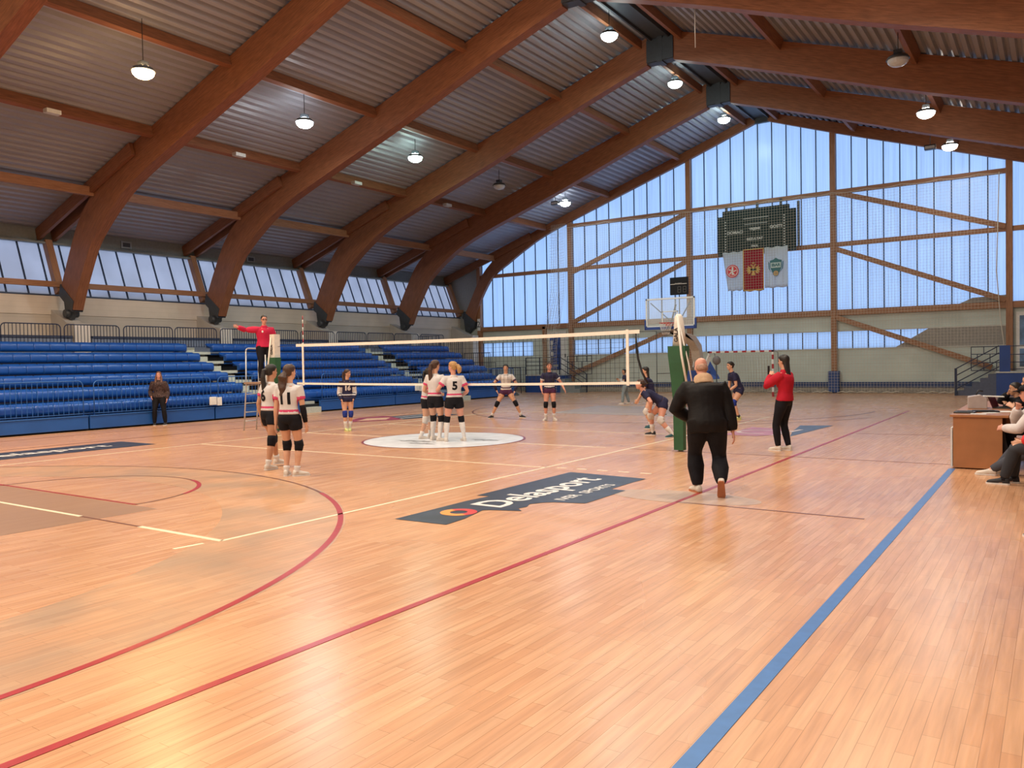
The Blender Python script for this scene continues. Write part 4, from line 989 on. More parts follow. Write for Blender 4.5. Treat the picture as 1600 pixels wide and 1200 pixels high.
for k in range(5): bb.box((-10.95 + k * .3, 23.5, 0), (-10.95 + (k + 1) * .3, 24.2, .92 - .18 * (k + 1))) if k < 4 else None
bb.obj('stair_flight', M_galv, t)
bb = B()
for z in (1.95, 1.65, 1.3, .98): bb.bar((-10.9, 24.22, z), (-9.4, 24.22, z), .03, .03)
for x, a, c in ((-10.9, .98, 1.95), (-10.3, 1.65, 1.95), (-9.7, 1.65, 1.95), (-10.6, 1.3, 1.65), (-10.0, 1.3, 1.65), (-9.4, .98, 1.95)): bb.bar((x, 24.22, a), (x, 24.22, c), .03, .03, (0, 1, 0))
bb.obj('pattern_balustrade', M_navy, t)
d2 = door(2, -12.6, -11.35, .97, 3.4, '')
bb = B(); bb.box((-12.42, YW - .09, 1.2), (-11.75, YW - .06, 3.1)); bb.obj('blue_poster', mat('poster_blue', (.03, .07, .26), .5, var=.5, scale=4), d2)
bb = B(); bb.box((-12.36, YW - .1, 2.62), (-12.22, YW - .09, 2.85)).box((-12.36, YW - .1, 2.0), (-12.2, YW - .09, 2.22)).box((-12.2, YW - .1, 1.4), (-11.9, YW - .09, 1.5)); bb.obj('poster_white_patches', M_white, d2)
textobj('poster_lettering', 'J', .3, M_white, Matrix.Translation((-12.3, YW - .105, 2.5)) @ Matrix.Rotation(PI / 2, 4, 'X'), d2)
bb = B(); bb.box((-11.45, YW - .12, 1.9), (-11.41, YW - .06, 2.1)); bb.obj('door_handle', M_black, d2)
# back fence in the left corner
t = thing('corner_fence', 'dark vertical bar fence in the far left corner below the window strip', 'railing', (-15.0, 23.2, 0))
bb = B()
for a, c, z in ((-2.0, .0, 1.7), (.1, 2.0, 1.4)):
    bb.tube([(a, 0, .02), (a, 0, z), (c, 0, z), (c, 0, .02)], .02, 6); n = 14
    for k in range(n): x = a + (c - a) * k / n; bb.bar((x, 0, .1), (x, 0, z), .014, .014, (0, 1, 0))
bb.obj('tube_frame', M_navy, t)
# microphone-like fan on stand behind the net post & thin stand
t = thing('ball_rack_stand', 'thin dark stand with a round head between the crouching player and the green post', 'stand', (2.55, 10.2, 0))
B().tube([(0, 0, 0), (0, 0, 1.5)], .015, 6).tube([(-.3, 0, .02), (.3, 0, .02)], .015, 6).tube([(-.25, -.1, .02), (.25, .1, .02)], .015, 6).obj('stand_pole', M_black, t)
bb = B(); bb.ell((0, 0, 1.62), .13, .08, .14); bb.obj('round_head', mat('fan_grey', (.10, .10, .11), .6), t, True)
t = thing('boom_stand', 'thin black boom stand seen behind the net end', 'stand', (1.1, 9.0, 0))
B().tube([(0, 0, 0), (0, 0, 1.22), (-.0, 0, 2.55)], .011, 6).tube([(0, 0, 1.25), (.75, .2, 1.27)], .011, 6).tube([(0, 0, 2.5), (.5, .1, 2.52)], .011, 6).tube([(-.3, 0, .01), (.3, 0, .01)], .013, 6).obj('boom_tubes', M_black, t)
t = thing('scorer_chair', 'dark folding chair beside the net post behind the crouching player', 'chair', (4.15, 5.0, 0))
bb = B()
for sx in (-.2, .2):
    bb.tube([(sx, -.2, 0), (sx, .18, .82)], .013, 6); bb.tube([(sx, .2, 0), (sx, -.18, .45)], .013, 6)
bb.obj('chair_frame', M_black, t); bevel(B().box((-.21, -.2, .43), (.21, .2, .46)).obj('chair_seat', M_black, t), .01); bevel(B().box((-.2, .13, .62), (.2, .17, .84)).obj('chair_back', M_black, t), .01)

# ================================================================ OFFICIALS' DESK
t = thing('officials_desk', 'long beech veneer officials desk at the right edge of the court', 'desk', (9.94, -.47, 0))
bevel(B().box((-.02, -.03, .76), (.72, 3.9, .795)).obj('desk_top', M_desk, t), .004)
bevel(B().box((0.02, 0, .02), (.64, .025, .76)).obj('side_panel', M_desk, t), .003)
B().box((0.02, .025, .05), (.045, 3.87, .76)).obj('front_panel', M_desk, t); B().box((0.02, 3.85, .02), (.64, 3.875, .76)).obj('side_panel', M_desk, t); B().box((.02, 1.9, .02), (.6, 1.92, .76)).obj('inner_panel', M_desk, t)
bn_ = B(); bn_.box((-.012, .0, .03), (.012, 1.9, .60)); o = bn_.obj('front_banner', mat('banner_white', (.62, .64, .66), .6), t)
M_bn = mat('banner_navy', (.03, .05, .12), .5)
bb = B()
for k in range(5): bb.box((-.018, .06 + k * .36, .12), (-.012, .2 + k * .36, .3)).box((-.018, .1 + k * .36, .36), (-.012, .3 + k * .36, .5))
bb.obj('banner_print', M_bn, o)
# things on the desk
def item(name, label, cat, loc, rz=0): return thing(name, label, cat, loc, rz)
t = item('timer_console', 'grey scoreboard control console on the desk corner', 'console', (10.14, 1.15, .795), .1)
bb = B(); bb.prism([(-.12, -.13, 0), (.15, -.13, 0), (.15, -.13, .17), (.05, -.13, .22), (-.12, -.13, .19)], (0, .3, 0)); bevel(bb.obj('console_body', mat('console_beige', (.36, .31, .30), .5), t), .01)
bb = B(); bb.bar((.1, -.02, .2), (.38, .0, .19), .16, .015); bb.obj('console_paper', M_white, t)
bb = B(); bb.tube([(-.0, .1, .2), (.03, .12, .28), (.1, .12, .27)], .012, 6); bb.obj('console_cable', M_black, t)
t = item('laptop', 'dark red lidded laptop facing the boy', 'laptop', (10.5, 1.3, .795), -.2)
B().box((-.1, -.17, 0), (.14, .17, .018)).obj('laptop_base', M_black, t); bb = B(); bb.bar((-.1, 0, .01), (-.17, 0, .20), .34, .012, (1, 0, .3)); bb.obj('laptop_lid', mat('lid_maroon', (.13, .012, .035), .4), t)
for k, (x, y, sx, sy, nm) in enumerate(((10.08, -.02, .14, .18, 'black flat remote unit on the near desk edge'), (10.3, .25, .2, .12, 'black keyboard pad beside the remote unit'))):
    t = item('control_unit', nm, 'control unit', (x, y, .795), .2 * k)
    bevel(B().box((-sx, -sy, 0), (sx, sy, .022)).obj('unit_body', M_black, t), .008); B().box((-sx * .7, -sy * .6, .022), (sx * .7, sy * .5, .03)).obj('unit_keys', M_steel, t)
for k, (x, y, nm) in enumerate(((10.27, -.28, 'small white note sheet on the near desk edge'), (10.5, .35, 'open white score sheet on the desk beside the laptop'), (10.42, .0, 'crumpled white sheet near the score sheet'))):
    t = B().box((-.1 - .08 * (k == 1), -.08 - .08 * (k == 1), 0), (.1 + .08 * (k == 1), .08 + .08 * (k == 1), .004)).obj('paper_sheet', M_white); t.location = (x, y, .796); t.rotation_euler = (0, 0, .3 * k); tag(t, nm, 'paper')
def chair(x, y, face, label):
    t = thing('plastic_chair', label, 'chair', (x, y, 0), math.radians(face) - PI / 2, 'chairs of the officials'); 
    bb = B(); bb.box((-.21, -.2, .42), (.21, .22, .45)); bevel(bb.obj('seat', M_black, t), .015)
    bb = B(); bb.bar((0, -.21, .5), (0, -.27, .84), .4, .025, (0, 1, 0)); bevel(bb.obj('backrest', M_black, t), .008)
    for sx in (-.19, .19):
        for sy in (-.18, .19): bb = B(); bb.tube([(sx, sy, .42), (sx * 1.1, sy * 1.15, 0)], .012, 6); bb.obj('leg', M_galv, t)
    bb = B()
    for sx in (-.18, .18): bb.tube([(sx, -.19, .43), (sx, -.25, .8)], .012, 6)
    bb.obj('back_frame', M_galv, t)
chair(11.28, -1.0, 180, 'black chair under the man in the cap'); chair(11.25, -1.75, 180, 'black chair under the person in the red jacket'); chair(11.0, 1.55, 180, 'black chair under the boy behind the desk'); chair(11.12, .95, 180, 'black chair behind the laptop'); chair(11.65, -5.0, 180, 'black chair nearest the camera at the right edge')
# ================================================================ PEOPLE
def V(*a): return Vector(a)
def ik(a, t, l1, l2, pole):
    """joint position of a two-bone limb from a to t, bent towards pole"""
    d = t - a; L = d.length
    if L > (l1 + l2) * .998: t = a + d.normalized() * (l1 + l2) * .998; d = t - a; L = d.length
    x = (l1 * l1 - l2 * l2 + L * L) / (2 * L); h = math.sqrt(max(0, l1 * l1 - x * x)); dn = d.normalized()
    p = pole - dn * pole.dot(dn)
    if p.length < 1e-4: p = V(0, 0, 1) - dn * dn.z
    return a + dn * x + p.normalized() * h, t
def frame_loft(bb, pts, radii, n=12, side=None):
    """tapered limb through pts; radii are (side, front) pairs"""
    secs = []
    for i, p in enumerate(pts):
        a = pts[max(0, i - 1)]; c = pts[min(len(pts) - 1, i + 1)]; d = (c - a).normalized()
        s = side or V(1, 0, 0); s = (s - d * s.dot(d))
        if s.length < 1e-3: s = d.orthogonal()
        s.normalize(); f = d.cross(s); r = radii[i]; r = r if isinstance(r, tuple) else (r, r)
        secs.append((p, s * r[0], f * r[1]))
    bb.loft(secs, n)
def lerp(a, b, t): return a + (b - a) * t
def remesh(bb, name, vox, mats, parent, smooth=3, chooser=None):
    me = bb.mesh(name); o = bpy.data.objects.new(name, me); COL.objects.link(o)
    md = o.modifiers.new('r', 'REMESH'); md.mode = 'VOXEL'; md.voxel_size = vox; md.use_smooth_shade = True
    if smooth: sm = o.modifiers.new('s', 'SMOOTH'); sm.factor = .5; sm.iterations = smooth
    dg = bpy.context.evaluated_depsgraph_get(); dg.update()
    m2 = bpy.data.meshes.new_from_object(o.evaluated_get(dg)); o.modifiers.clear(); o.data = m2; bpy.data.meshes.remove(me)
    m2.name = name; m2.materials.clear()
    for m in mats: m2.materials.append(m)
    if chooser:
        for p in m2.polygons: p.material_index = chooser(p.center)
    for p in m2.polygons: p.use_smooth = True
    o.parent = parent
    return o
SKIN = {'fair': mat('skin_fair', (.60, .33, .22), .5, var=.04, scale=20), 'tan': mat('skin_tan', (.46, .235, .14), .5, var=.04, scale=20), 'rosy': mat('skin_rosy', (.62, .30, .22), .5, var=.04, scale=20)}
HAIRM = {'black': mat('hair_black', (.012, .009, .008), .5, var=.4, scale=40), 'brown': mat('hair_brown', (.055, .025, .015), .5, var=.4, scale=40), 'blonde': mat('hair_blonde', (.42, .24, .09), .5, var=.3, scale=40), 'auburn': mat('hair_auburn', (.12, .05, .03), .5, var=.4, scale=40), 'grey': mat('hair_grey', (.34, .19, .13), .6, var=.3, scale=40)}
F_white = mat('jersey_white', (.62, .60, .60), .8, var=.04, bump=.3, spec=.2); F_pink = mat('jersey_pink', (.58, .06, .16), .8, spec=.2); F_black = mat('fabric_black', (.008, .008, .012), .75, var=.15, bump=.3, spec=.2)
F_navy = mat('jersey_navy', (.022, .022, .060), .75, var=.2, bump=.3, spec=.2); F_purple = mat('jersey_plum', (.07, .02, .06), .75, spec=.2); F_padb = mat('kneepad_black', (.008, .008, .012), .8, spec=.2); F_padw = mat('kneepad_white', (.62, .58, .55), .8, spec=.2)
F_padbl = mat('kneepad_blue', (.02, .04, .26), .8, spec=.2); F_sock = mat('sock_white', (.66, .62, .60), .85, spec=.2); F_crim = mat('jacket_crimson', (.50, .018, .065), .7, var=.06, bump=.5, spec=.2); F_red = mat('sweater_red', (.42, .012, .03), .8, var=.08, bump=.5, spec=.2)
F_shoe = mat('shoe_white', (.62, .56, .50), .6, spec=.2); F_shoed = mat('shoe_dark', (.03, .03, .035), .6, spec=.2); F_grey = mat('fabric_grey', (.16, .17, .20), .8, bump=.3, spec=.2); F_jac = mat('padded_black', (.006, .005, .006), .6, var=.2, bump=.8, scale=6, spec=.2)
F_mar = mat('jacket_speckled', (.055, .035, .035), .7, var=.7, scale=30, spec=.2); M_eye = mat('eye_dark', (.02, .012, .01), .3); M_lip = mat('lip_rose', (.40, .12, .10), .5); F_lens = mat('glasses_dark', (.02, .02, .025), .2, spec=.2)
F_fleece = mat('fleece_beige', (.50, .34, .22), .9, bump=.8, spec=.2); F_shoeteal = mat('shoe_teal', (.03, .09, .11), .6, spec=.2); F_sole = mat('sole_orange', (.42, .16, .08), .7, spec=.2); F_shoel = mat('shoe_lime', (.55, .58, .25), .6, spec=.2)

def hand(bb, w, d, palm, sgn, S_, curl=.5):
    """palm with four fingers of unequal length and a thumb leaving its side"""
    d = d.normalized(); palm = (palm - d * palm.dot(d)).normalized(); sd = d.cross(palm) * sgn; k = S_ / 1.75
    L = .095 * k
    bb.loft([(w, sd * .026 * k, palm * .02 * k), (w + d * L * .35, sd * .036 * k, palm * .016 * k), (w + d * L * .8, sd * .041 * k, palm * .014 * k), (w + d * L, sd * .038 * k, palm * .011 * k)], 10)
    for i, (off, ln) in enumerate(((-.031, .066), (-.0105, .078), (.0105, .082), (.031, .072))):
        b0 = w + d * (L * .93) + sd * off * k; p1 = b0; dirn = d.copy(); pts = [b0 - d * .012]; ang = 0
        for j, fr in enumerate((.45, .3, .25)):
            ang += curl * (.5 if j == 0 else .8); dr = (d * math.cos(ang) + palm * math.sin(ang)); p1 = p1 + dr * ln * fr * k; pts.append(p1 + sd * off * .12 * (j + 1) * k)
        frame_loft(bb, pts, [.0095 * k, .0092 * k, .0085 * k, .0068 * k], 8)
    b0 = w + d * L * .3 + sd * .026 * k
    p = [b0, b0 + (sd * .8 + d * .7 + palm * .3).normalized() * .035 * k, b0 + (sd * .8 + d * .7 + palm * .3).normalized() * .035 * k + (sd * .35 + d + palm * .4).normalized() * .042 * k]
    frame_loft(bb, p, [.014 * k, .0115 * k, .009 * k], 8)

def person(label, loc, face, H, ph=None, lean=0, side=0, twist=0, hy=0, hp=0, hands=None, feet=None, kneepole=None, elbow=None, top='jersey', bottom='shorts', skin='tan', hair='brown', hstyle='pony',
           m_top=None, m_bot=None, m_trim=None, pads=None, socks=None, shoe=None, build=1.0, number=None, nscale=.24, sleeves='short', forearm=None, curl=.5, hipb=None, coatlen=.0, shoez=0, feetyaw=(-8, 8), chest=None, name='person', group=None, z=0.0, vox=.0105, cat='person', shortlen=.28, footpitch=(0, 0), skirt=False):
    t = thing(name, label, cat, (loc[0], loc[1], z), math.radians(face) - PI / 2, group)
    ph = ph if ph is not None else .515 * H
    rad = math.radians
    sp = V(math.sin(rad(side)), math.sin(rad(lean)) , math.cos(rad(lean)) * math.cos(rad(side))).normalized()
    tw = Matrix.Rotation(rad(twist), 3, 'Z')
    R_ = V(1, 0, 0); R2 = (tw @ R_); R2 = (R2 - sp * R2.dot(sp)).normalized(); Fp = sp.cross(V(1, 0, 0)).normalized() * -1
    Fp = V(1, 0, 0).cross(sp) * -1
    # front vector = up x right
    f0 = sp.cross(R_).normalized(); f2 = sp.cross(R2).normalized()
    P = V(0, 0, ph); TL = .30 * H; NK = P + sp * TL
    bw = build; hb_ = hipb or build
    def tor(tt):
        # gentle forward curve of the spine when leaning
        c = P + sp * TL * tt; c += f0 * (.02 * H * math.sin(PI * min(1, max(0, tt))) * -.6)
        return c
    SH = {s: NK - sp * .028 * H + R2 * s * .100 * H * (bw * .5 + .5) for s in (-1, 1)}
    HIP = {s: P + R_ * s * .050 * H * hb_ for s in (-1, 1)}
    UA, FA, TH, SHK = .172 * H, .150 * H, .245 * H, .235 * H
    feet = feet or {-1: (-.11, 0), 1: (.11, 0)}; hands = hands or {}
    ank, knee, elb, wri = {}, {}, {}, {}
    for s in (-1, 1):
        fx = feet[s]; a = V(fx[0], fx[1], fx[2] if len(fx) > 2 else .045 * H)
        kp = V(s * .15, 1, .1) if not kneepole else V(*kneepole[s])
        knee[s], ank[s] = ik(HIP[s], a, TH, SHK, kp)
        hd = hands.get(s)
        if hd is None: tg = SH[s] + V(s * .06 * H, .02, -.30 * H)
        else: tg = V(*hd) * 1.0
        ep = V(*(elbow[s])) if elbow and s in elbow else V(s * .5, -1, -.2)
        elb[s], wri[s] = ik(SH[s], tg, UA, FA, ep)
    # ---- head frame
    hyr, hpr = rad(hy), rad(hp)
    hf = Matrix.Rotation(hyr, 3, 'Z') @ V(0, math.cos(hpr), math.sin(hpr)); hr = hf.cross(V(0, 0, 1)).normalized(); hu = hr.cross(hf).normalized()
    HC = NK + (sp * .6 + hu * .4).normalized() * .06 * H + hu * .058 * H + hf * .012 * H
    hs = H / 1.70 * (1.0 if H > 1.5 else 1.06)
    bb = B()
    # torso
    TS = [(-.14, .060, .052), (-.06, .092 * hb_, .066), (.03, .098 * hb_, .070), (.14, .092 * hb_, .064), (.32, .076 * bw, .054), (.42, .075 * bw, .053), (.58, .083 * bw, .060), (.74, .092 * bw, .066), (.86, .096 * bw, .062), (.95, .080 * bw, .046), (1.01, .045, .038)]
    def torso(b_, grow, t0=-1, t1=2, sc=1.0, extra=0.0):
        secs = []
        for tt, a, c in TS:
            if tt < t0 or tt > t1: continue
            rr = R_.lerp(R2, min(1, max(0, tt))).normalized(); ff = sp.cross(rr)
            secs.append((tor(tt), rr * (a * H * sc + grow), ff * (c * H * sc + grow + extra * math.sin(PI * max(0, min(1, tt))))))
        b_.loft(secs, 20)
    torso(bb, 0)
    frame_loft(bb, [NK - sp * .03 * H, NK + (HC - NK) * .45, HC - hu * .02 * H - hf * .012], [(.036 * H, .034 * H), .031 * H, .032 * H], 12)
    # head
    prof = [(-.112, .012, .020, .050), (-.104, .026, .034, .038), (-.085, .040, .050, .026), (-.058, .052, .066, .014), (-.03, .060, .078, .006), (0, .067, .086, .0), (.03, .071, .092, -.004), (.06, .071, .093, -.006), (.085, .062, .082, -.006), (.104, .044, .060, -.006), (.114, .018, .026, -.006)]
    bb.loft([(HC + hu * a * hs + hf * f_ * hs, hr * w_ * hs, hf * d_ * hs) for a, w_, d_, f_ in prof], 18)
    fy = HC + hf * .088 * hs
    bb.loft([(fy + hu * .004 * hs - hf * .004 * hs, hr * .007 * hs, hf * .008 * hs), (fy - hu * .022 * hs + hf * .008 * hs, hr * .011 * hs, hf * .014 * hs), (fy - hu * .036 * hs + hf * .004 * hs, hr * .015 * hs, hf * .012 * hs), (fy - hu * .042 * hs - hf * .004 * hs, hr * .009 * hs, hf * .008 * hs)], 8)
    bb.loft([(fy - hu * .056 * hs - hf * .012 * hs, hr * .022 * hs, hf * .012 * hs), (fy - hu * .066 * hs - hf * .012 * hs, hr * .022 * hs, hf * .013 * hs), (fy - hu * .074 * hs - hf * .014 * hs, hr * .014 * hs, hf * .01 * hs)], 8)
    for s in (-1, 1):
        e = HC + hr * s * .070 * hs - hf * .006 * hs - hu * .012 * hs
        bb.loft([(e + hu * .026 * hs - hf * .004, hr * .008 * hs, hf * .010 * hs), (e + hu * .012 * hs + hr * s * .004, hr * .009 * hs, hf * .016 * hs), (e - hu * .014 * hs, hr * .008 * hs, hf * .012 * hs), (e - hu * .028 * hs + hf * .004, hr * .006 * hs, hf * .006 * hs)], 8)
    # limbs
    for s in (-1, 1):
        a, k_, h_ = HIP[s], knee[s], ank[s]
        fr = V(1, 0, 0)
        frame_loft(bb, [a + sp * .03 * H, lerp(a, k_, .15), lerp(a, k_, .4), lerp(a, k_, .75), k_, lerp(k_, h_, .12), lerp(k_, h_, .35), lerp(k_, h_, .7), h_, h_ - V(0, 0, .01)],
                   [(.050 * H * hb_, .058 * H), (.052 * H * hb_, .058 * H), (.047 * H * hb_, .051 * H), (.036 * H * hb_, .039 * H), (.030 * H, .033 * H), (.029 * H, .031 * H), (.032 * H * hb_, .034 * H), (.023 * H, .024 * H), (.019 * H, .021 * H), (.02 * H, .022 * H)], 14, fr)
        fyaw = rad(feetyaw[0 if s < 0 else 1]); fd = V(-math.sin(fyaw), math.cos(fyaw), 0); pt = rad(footpitch[0 if s < 0 else 1]); fd = (fd * math.cos(pt) - V(0, 0, math.sin(pt))).normalized(); fu = fd.orthogonal() if False else (V(0, 0, 1) * math.cos(pt) + V(-math.sin(fyaw), math.cos(fyaw), 0) * math.sin(pt))
        fs_ = fd.cross(fu)
        frame_loft(bb, [h_ - fu * .02 * H - fd * .02 * H, h_ - fu * .026 * H + fd * .03 * H, h_ - fu * .032 * H + fd * .08 * H], [(.02 * H, .018 * H), (.022 * H, .015 * H), (.02 * H, .010 * H)], 10, fs_)
        a, e, w_ = SH[s], elb[s], wri[s]
        frame_loft(bb, [a - R2 * s * .03 * H + V(0, 0, .0), a, lerp(a, e, .35), lerp(a, e, .8), e, lerp(e, w_, .25), lerp(e, w_, .7), w_], [.030 * H * bw, .034 * H * bw, .030 * H * bw, .0245 * H, .0225 * H, .0245 * H * bw, .018 * H, (.0155 * H, .0155 * H)], 12)
        fd_ = (w_ - e).normalized()
        inw = -R2 * s * .8 + f0 * .2 - V(0, 0, .1)
        hand(bb, w_ - fd_ * .004, fd_, inw, s, H, curl)
        # shoe
    body = remesh(bb, 'body', vox, [SKIN[skin]], t, 2)
    # face details
    for s in (-1, 1):
        e = B(); e.ell(HC + hf * .0825 * hs + hr * s * .030 * hs + hu * .002 * hs, .011 * hs, .006 * hs, .006 * hs, Matrix((hr, hf, hu)).transposed(), 10, 6); e.obj('eye', M_eye, t)
        e = B(); c = HC + hf * .089 * hs + hu * .021 * hs; e.tube([c + hr * s * .014 * hs, c + hr * s * .03 * hs + hu * .004 * hs - hf * .003 * hs, c + hr * s * .045 * hs - hf * .012 * hs], .0035 * hs, 5); e.obj('eyebrow', HAIRM[hair] if hair in HAIRM else M_eye, t)
    e = B(); e.ell(fy - hu * .063 * hs - hf * .001 * hs, .02 * hs, .005 * hs, .006 * hs, Matrix((hr, hf, hu)).transposed(), 10, 6); e.obj('mouth', M_lip, t)
    # hair
    HM = HAIRM[hair]
    if hstyle != 'bald':
        hb = B()
        g = 1.0 if hstyle in ('short', 'buzz') else 1.05
        back = -.016 if hstyle != 'short' else -.012
        hb.loft([(HC + hu * a * hs + hf * (f_) * hs, hr * w_ * hs * g, hf * d_ * hs * g) for a, w_, d_, f_ in ((-.062, .045, .036, -.052), (-.045, .062, .056, -.04), (-.015, .073, .07, -.030), (.02, .079, .083, -.022), (.052, .080, .092, -.014), (.082, .074, .090, -.008), (.106, .056, .068, -.008), (.124, .026, .032, -.008))], 18)
        bk = HC - hf * .085 * hs + hu * .03 * hs
        if hstyle == 'pony':
            hb.ell(bk, .03 * hs, .03 * hs, .03 * hs)
            q = [bk, bk - hf * .045 * hs + hu * .0, bk - hf * .06 * hs - V(0, 0, .09 * hs), bk - hf * .04 * hs - V(0, 0, .20 * hs), bk - hf * .035 * hs - V(0, 0, .32 * hs), bk - hf * .035 * hs - V(0, 0, .40 * hs)]
            frame_loft(hb, q, [.02 * hs, .028 * hs, (.04 * hs, .032 * hs), (.042 * hs, .03 * hs), (.030 * hs, .022 * hs), .008], 12)
        if hstyle == 'longpony':
            hb.ell(bk, .032 * hs, .032 * hs, .032 * hs)
            q = [bk, bk - hf * .045 * hs, bk - hf * .065 * hs - V(0, 0, .12 * hs), bk - hf * .05 * hs - V(0, 0, .28 * hs), bk - hf * .045 * hs - V(0, 0, .42 * hs), bk - hf * .05 * hs - V(0, 0, .56 * hs)]
            frame_loft(hb, q, [.02 * hs, .034 * hs, (.05 * hs, .036 * hs), (.052 * hs, .036 * hs), (.040 * hs, .028 * hs), .008], 12)
        if hstyle == 'wavypony':
            hb.ell(bk - hu * .04 * hs, .04 * hs, .035 * hs, .035 * hs)
            q = [bk - hu * .03 * hs]; rr_ = [.03 * hs]
            for k in range(1, 8):
                q.append(bk - hf * (.05 + .012 * math.sin(k * 2.1)) * hs - V(0, 0, (.05 + .055 * k) * hs) + hr * .012 * math.sin(k * 1.7)); rr_.append(((.078 - .005 * k + .008 * (k % 2)) * hs, (.045) * hs))
            rr_[-1] = .012; frame_loft(hb, q, rr_, 12)
        if hstyle == 'shortpony':
            q = [bk + hu * .01, bk - hf * .05 * hs + hu * .0, bk - hf * .085 * hs - V(0, 0, .05 * hs), bk - hf * .08 * hs - V(0, 0, .13 * hs), bk - hf * .06 * hs - V(0, 0, .17 * hs)]
            frame_loft(hb, q, [.024 * hs, .04 * hs, (.052 * hs, .045 * hs), (.045 * hs, .038 * hs), .012], 12)
        if hstyle in ('long', 'verylong'):
            L = .34 if hstyle == 'long' else .50
            q = [HC + hu * .04 * hs - hf * .045 * hs, HC - hu * .04 * hs - hf * .055 * hs, HC - V(0, 0, .14 * hs) - hf * .075 * hs, HC - V(0, 0, .24 * hs) - hf * .105 * hs, HC - V(0, 0, L * hs) - hf * .11 * hs]
            w1 = .075 if hstyle == 'long' else .068
            frame_loft(hb, q, [(w1 * hs, .05 * hs), (w1 * hs * 1.06, .05 * hs), (w1 * hs * 1.05, .035 * hs), (w1 * hs * .8, .028 * hs), (.02 * hs, .015 * hs)], 14, hr)
        if hstyle == 'longfront':
            for s in (-1, 1):
                q = [HC + hu * .05 * hs + hr * s * .055 * hs, HC - hu * .02 * hs + hr * s * .078 * hs, HC - V(0, 0, .12 * hs) + hr * s * .085 * hs + hf * .02 * hs, HC - V(0, 0, .24 * hs) + hr * s * .085 * hs + hf * .065 * hs, HC - V(0, 0, .33 * hs) + hr * s * .08 * hs + hf * .07 * hs]
                frame_loft(hb, q, [.02 * hs, .024 * hs, (.035 * hs, .03 * hs), (.035 * hs, .025 * hs), .012], 10)
            q = [HC + hu * .04 * hs - hf * .045 * hs, HC - V(0, 0, .1 * hs) - hf * .07 * hs, HC - V(0, 0, .3 * hs) - hf * .10 * hs]
            frame_loft(hb, q, [(.07 * hs, .05 * hs), (.08 * hs, .04 * hs), (.04 * hs, .02 * hs)], 12, hr)
        if hstyle == 'bun': hb.ell(bk - hf * .02 * hs, .035 * hs, .035 * hs, .035 * hs)
        remesh(hb, 'hair', .010, [HM], t, 2)
    else:
        hb = B()
        hb.loft([(HC + hu * a * hs + hf * f_ * hs, hr * w_ * hs, hf * d_ * hs) for a, w_, d_, f_ in ((-.065, .046, .045, -.045), (-.04, .062, .062, -.034), (-.005, .072, .076, -.022), (.012, .066, .07, -.024))], 16); hb.obj('hair', HM, t, True)
    # ---- clothes
    m_bot = m_bot or F_black; m_trim = F_pink if m_trim is None else (m_trim or m_top)
    if bottom == 'shorts':
        sb = B(); torso(sb, .012, -1, .30)
        for s in (-1, 1):
            a, k_ = HIP[s], knee[s]
            frame_loft(sb, [a + sp * .02 * H, lerp(a, k_, .2), lerp(a, k_, shortlen), lerp(a, k_, shortlen + .09)], [(.056 * H * bw, .066 * H), (.060 * H * bw, .066 * H), (.058 * H * bw, .062 * H), (.056 * H * bw, .059 * H)], 16, V(1, 0, 0))
        remesh(sb, 'shorts', .012, [m_bot], t, 3)
    elif bottom in ('trousers', 'leggings', 'baggy'):
        sb = B(); g = {'trousers': .012, 'leggings': .005, 'baggy': .024}[bottom]; torso(sb, g * .8, -1, .30); gk = 1.2 if bottom == 'baggy' else 1.0
        for s in (-1, 1):
            a, k_, h_ = HIP[s], knee[s], ank[s]
            frame_loft(sb, [a + sp * .02 * H, lerp(a, k_, .2), lerp(a, k_, .5), lerp(a, k_, .85), lerp(k_, h_, .05), lerp(k_, h_, .4), lerp(k_, h_, .8), lerp(k_, h_, .97)],
                       [(.053 * H * hb_ + g, .062 * H + g), (.055 * H * hb_ + g, .060 * H + g), (.046 * H * hb_ + g, .049 * H + g), (.037 * H + g, .039 * H + g), (.034 * H + g * gk, .037 * H + g * gk), (.034 * H * bw + g * gk, .036 * H + g * gk), (.027 * H + g * 1.1 * gk, .029 * H + g * 1.1 * gk), (.022 * H + g * .9, .025 * H + g * .9)], 16, V(1, 0, 0))
        remesh(sb, 'trousers', .012, [m_bot], t, 3)
    m_top = m_top or F_white
    tb = B()
    g = {'jersey': .014, 'jacket': .03, 'sweater': .026, 'coat': .045}[top]
    bwa = math.sqrt(bw) if top == 'coat' else bw
    tlow = {'jersey': .10, 'jacket': .0, 'sweater': -.02, 'coat': -.12}[top]
    torso(tb, g, tlow, 1.0, 1.0, 0.0)
    if coatlen:
        tb.loft([(tor(.1), R_ * (.092 * H * bw + g), f0 * (.066 * H + g)), (P, R_ * (.088 * H * bw + g), f0 * (.068 * H + g)), (P - V(0, 0, coatlen), R_ * (.086 * H * bw + g), f0 * (.066 * H + g)), (P - V(0, 0, coatlen + .05), R_ * (.080 * H * bw + g), f0 * (.062 * H + g))], 20)
    lowc = tor(tlow if tlow > -.1 else -.1)
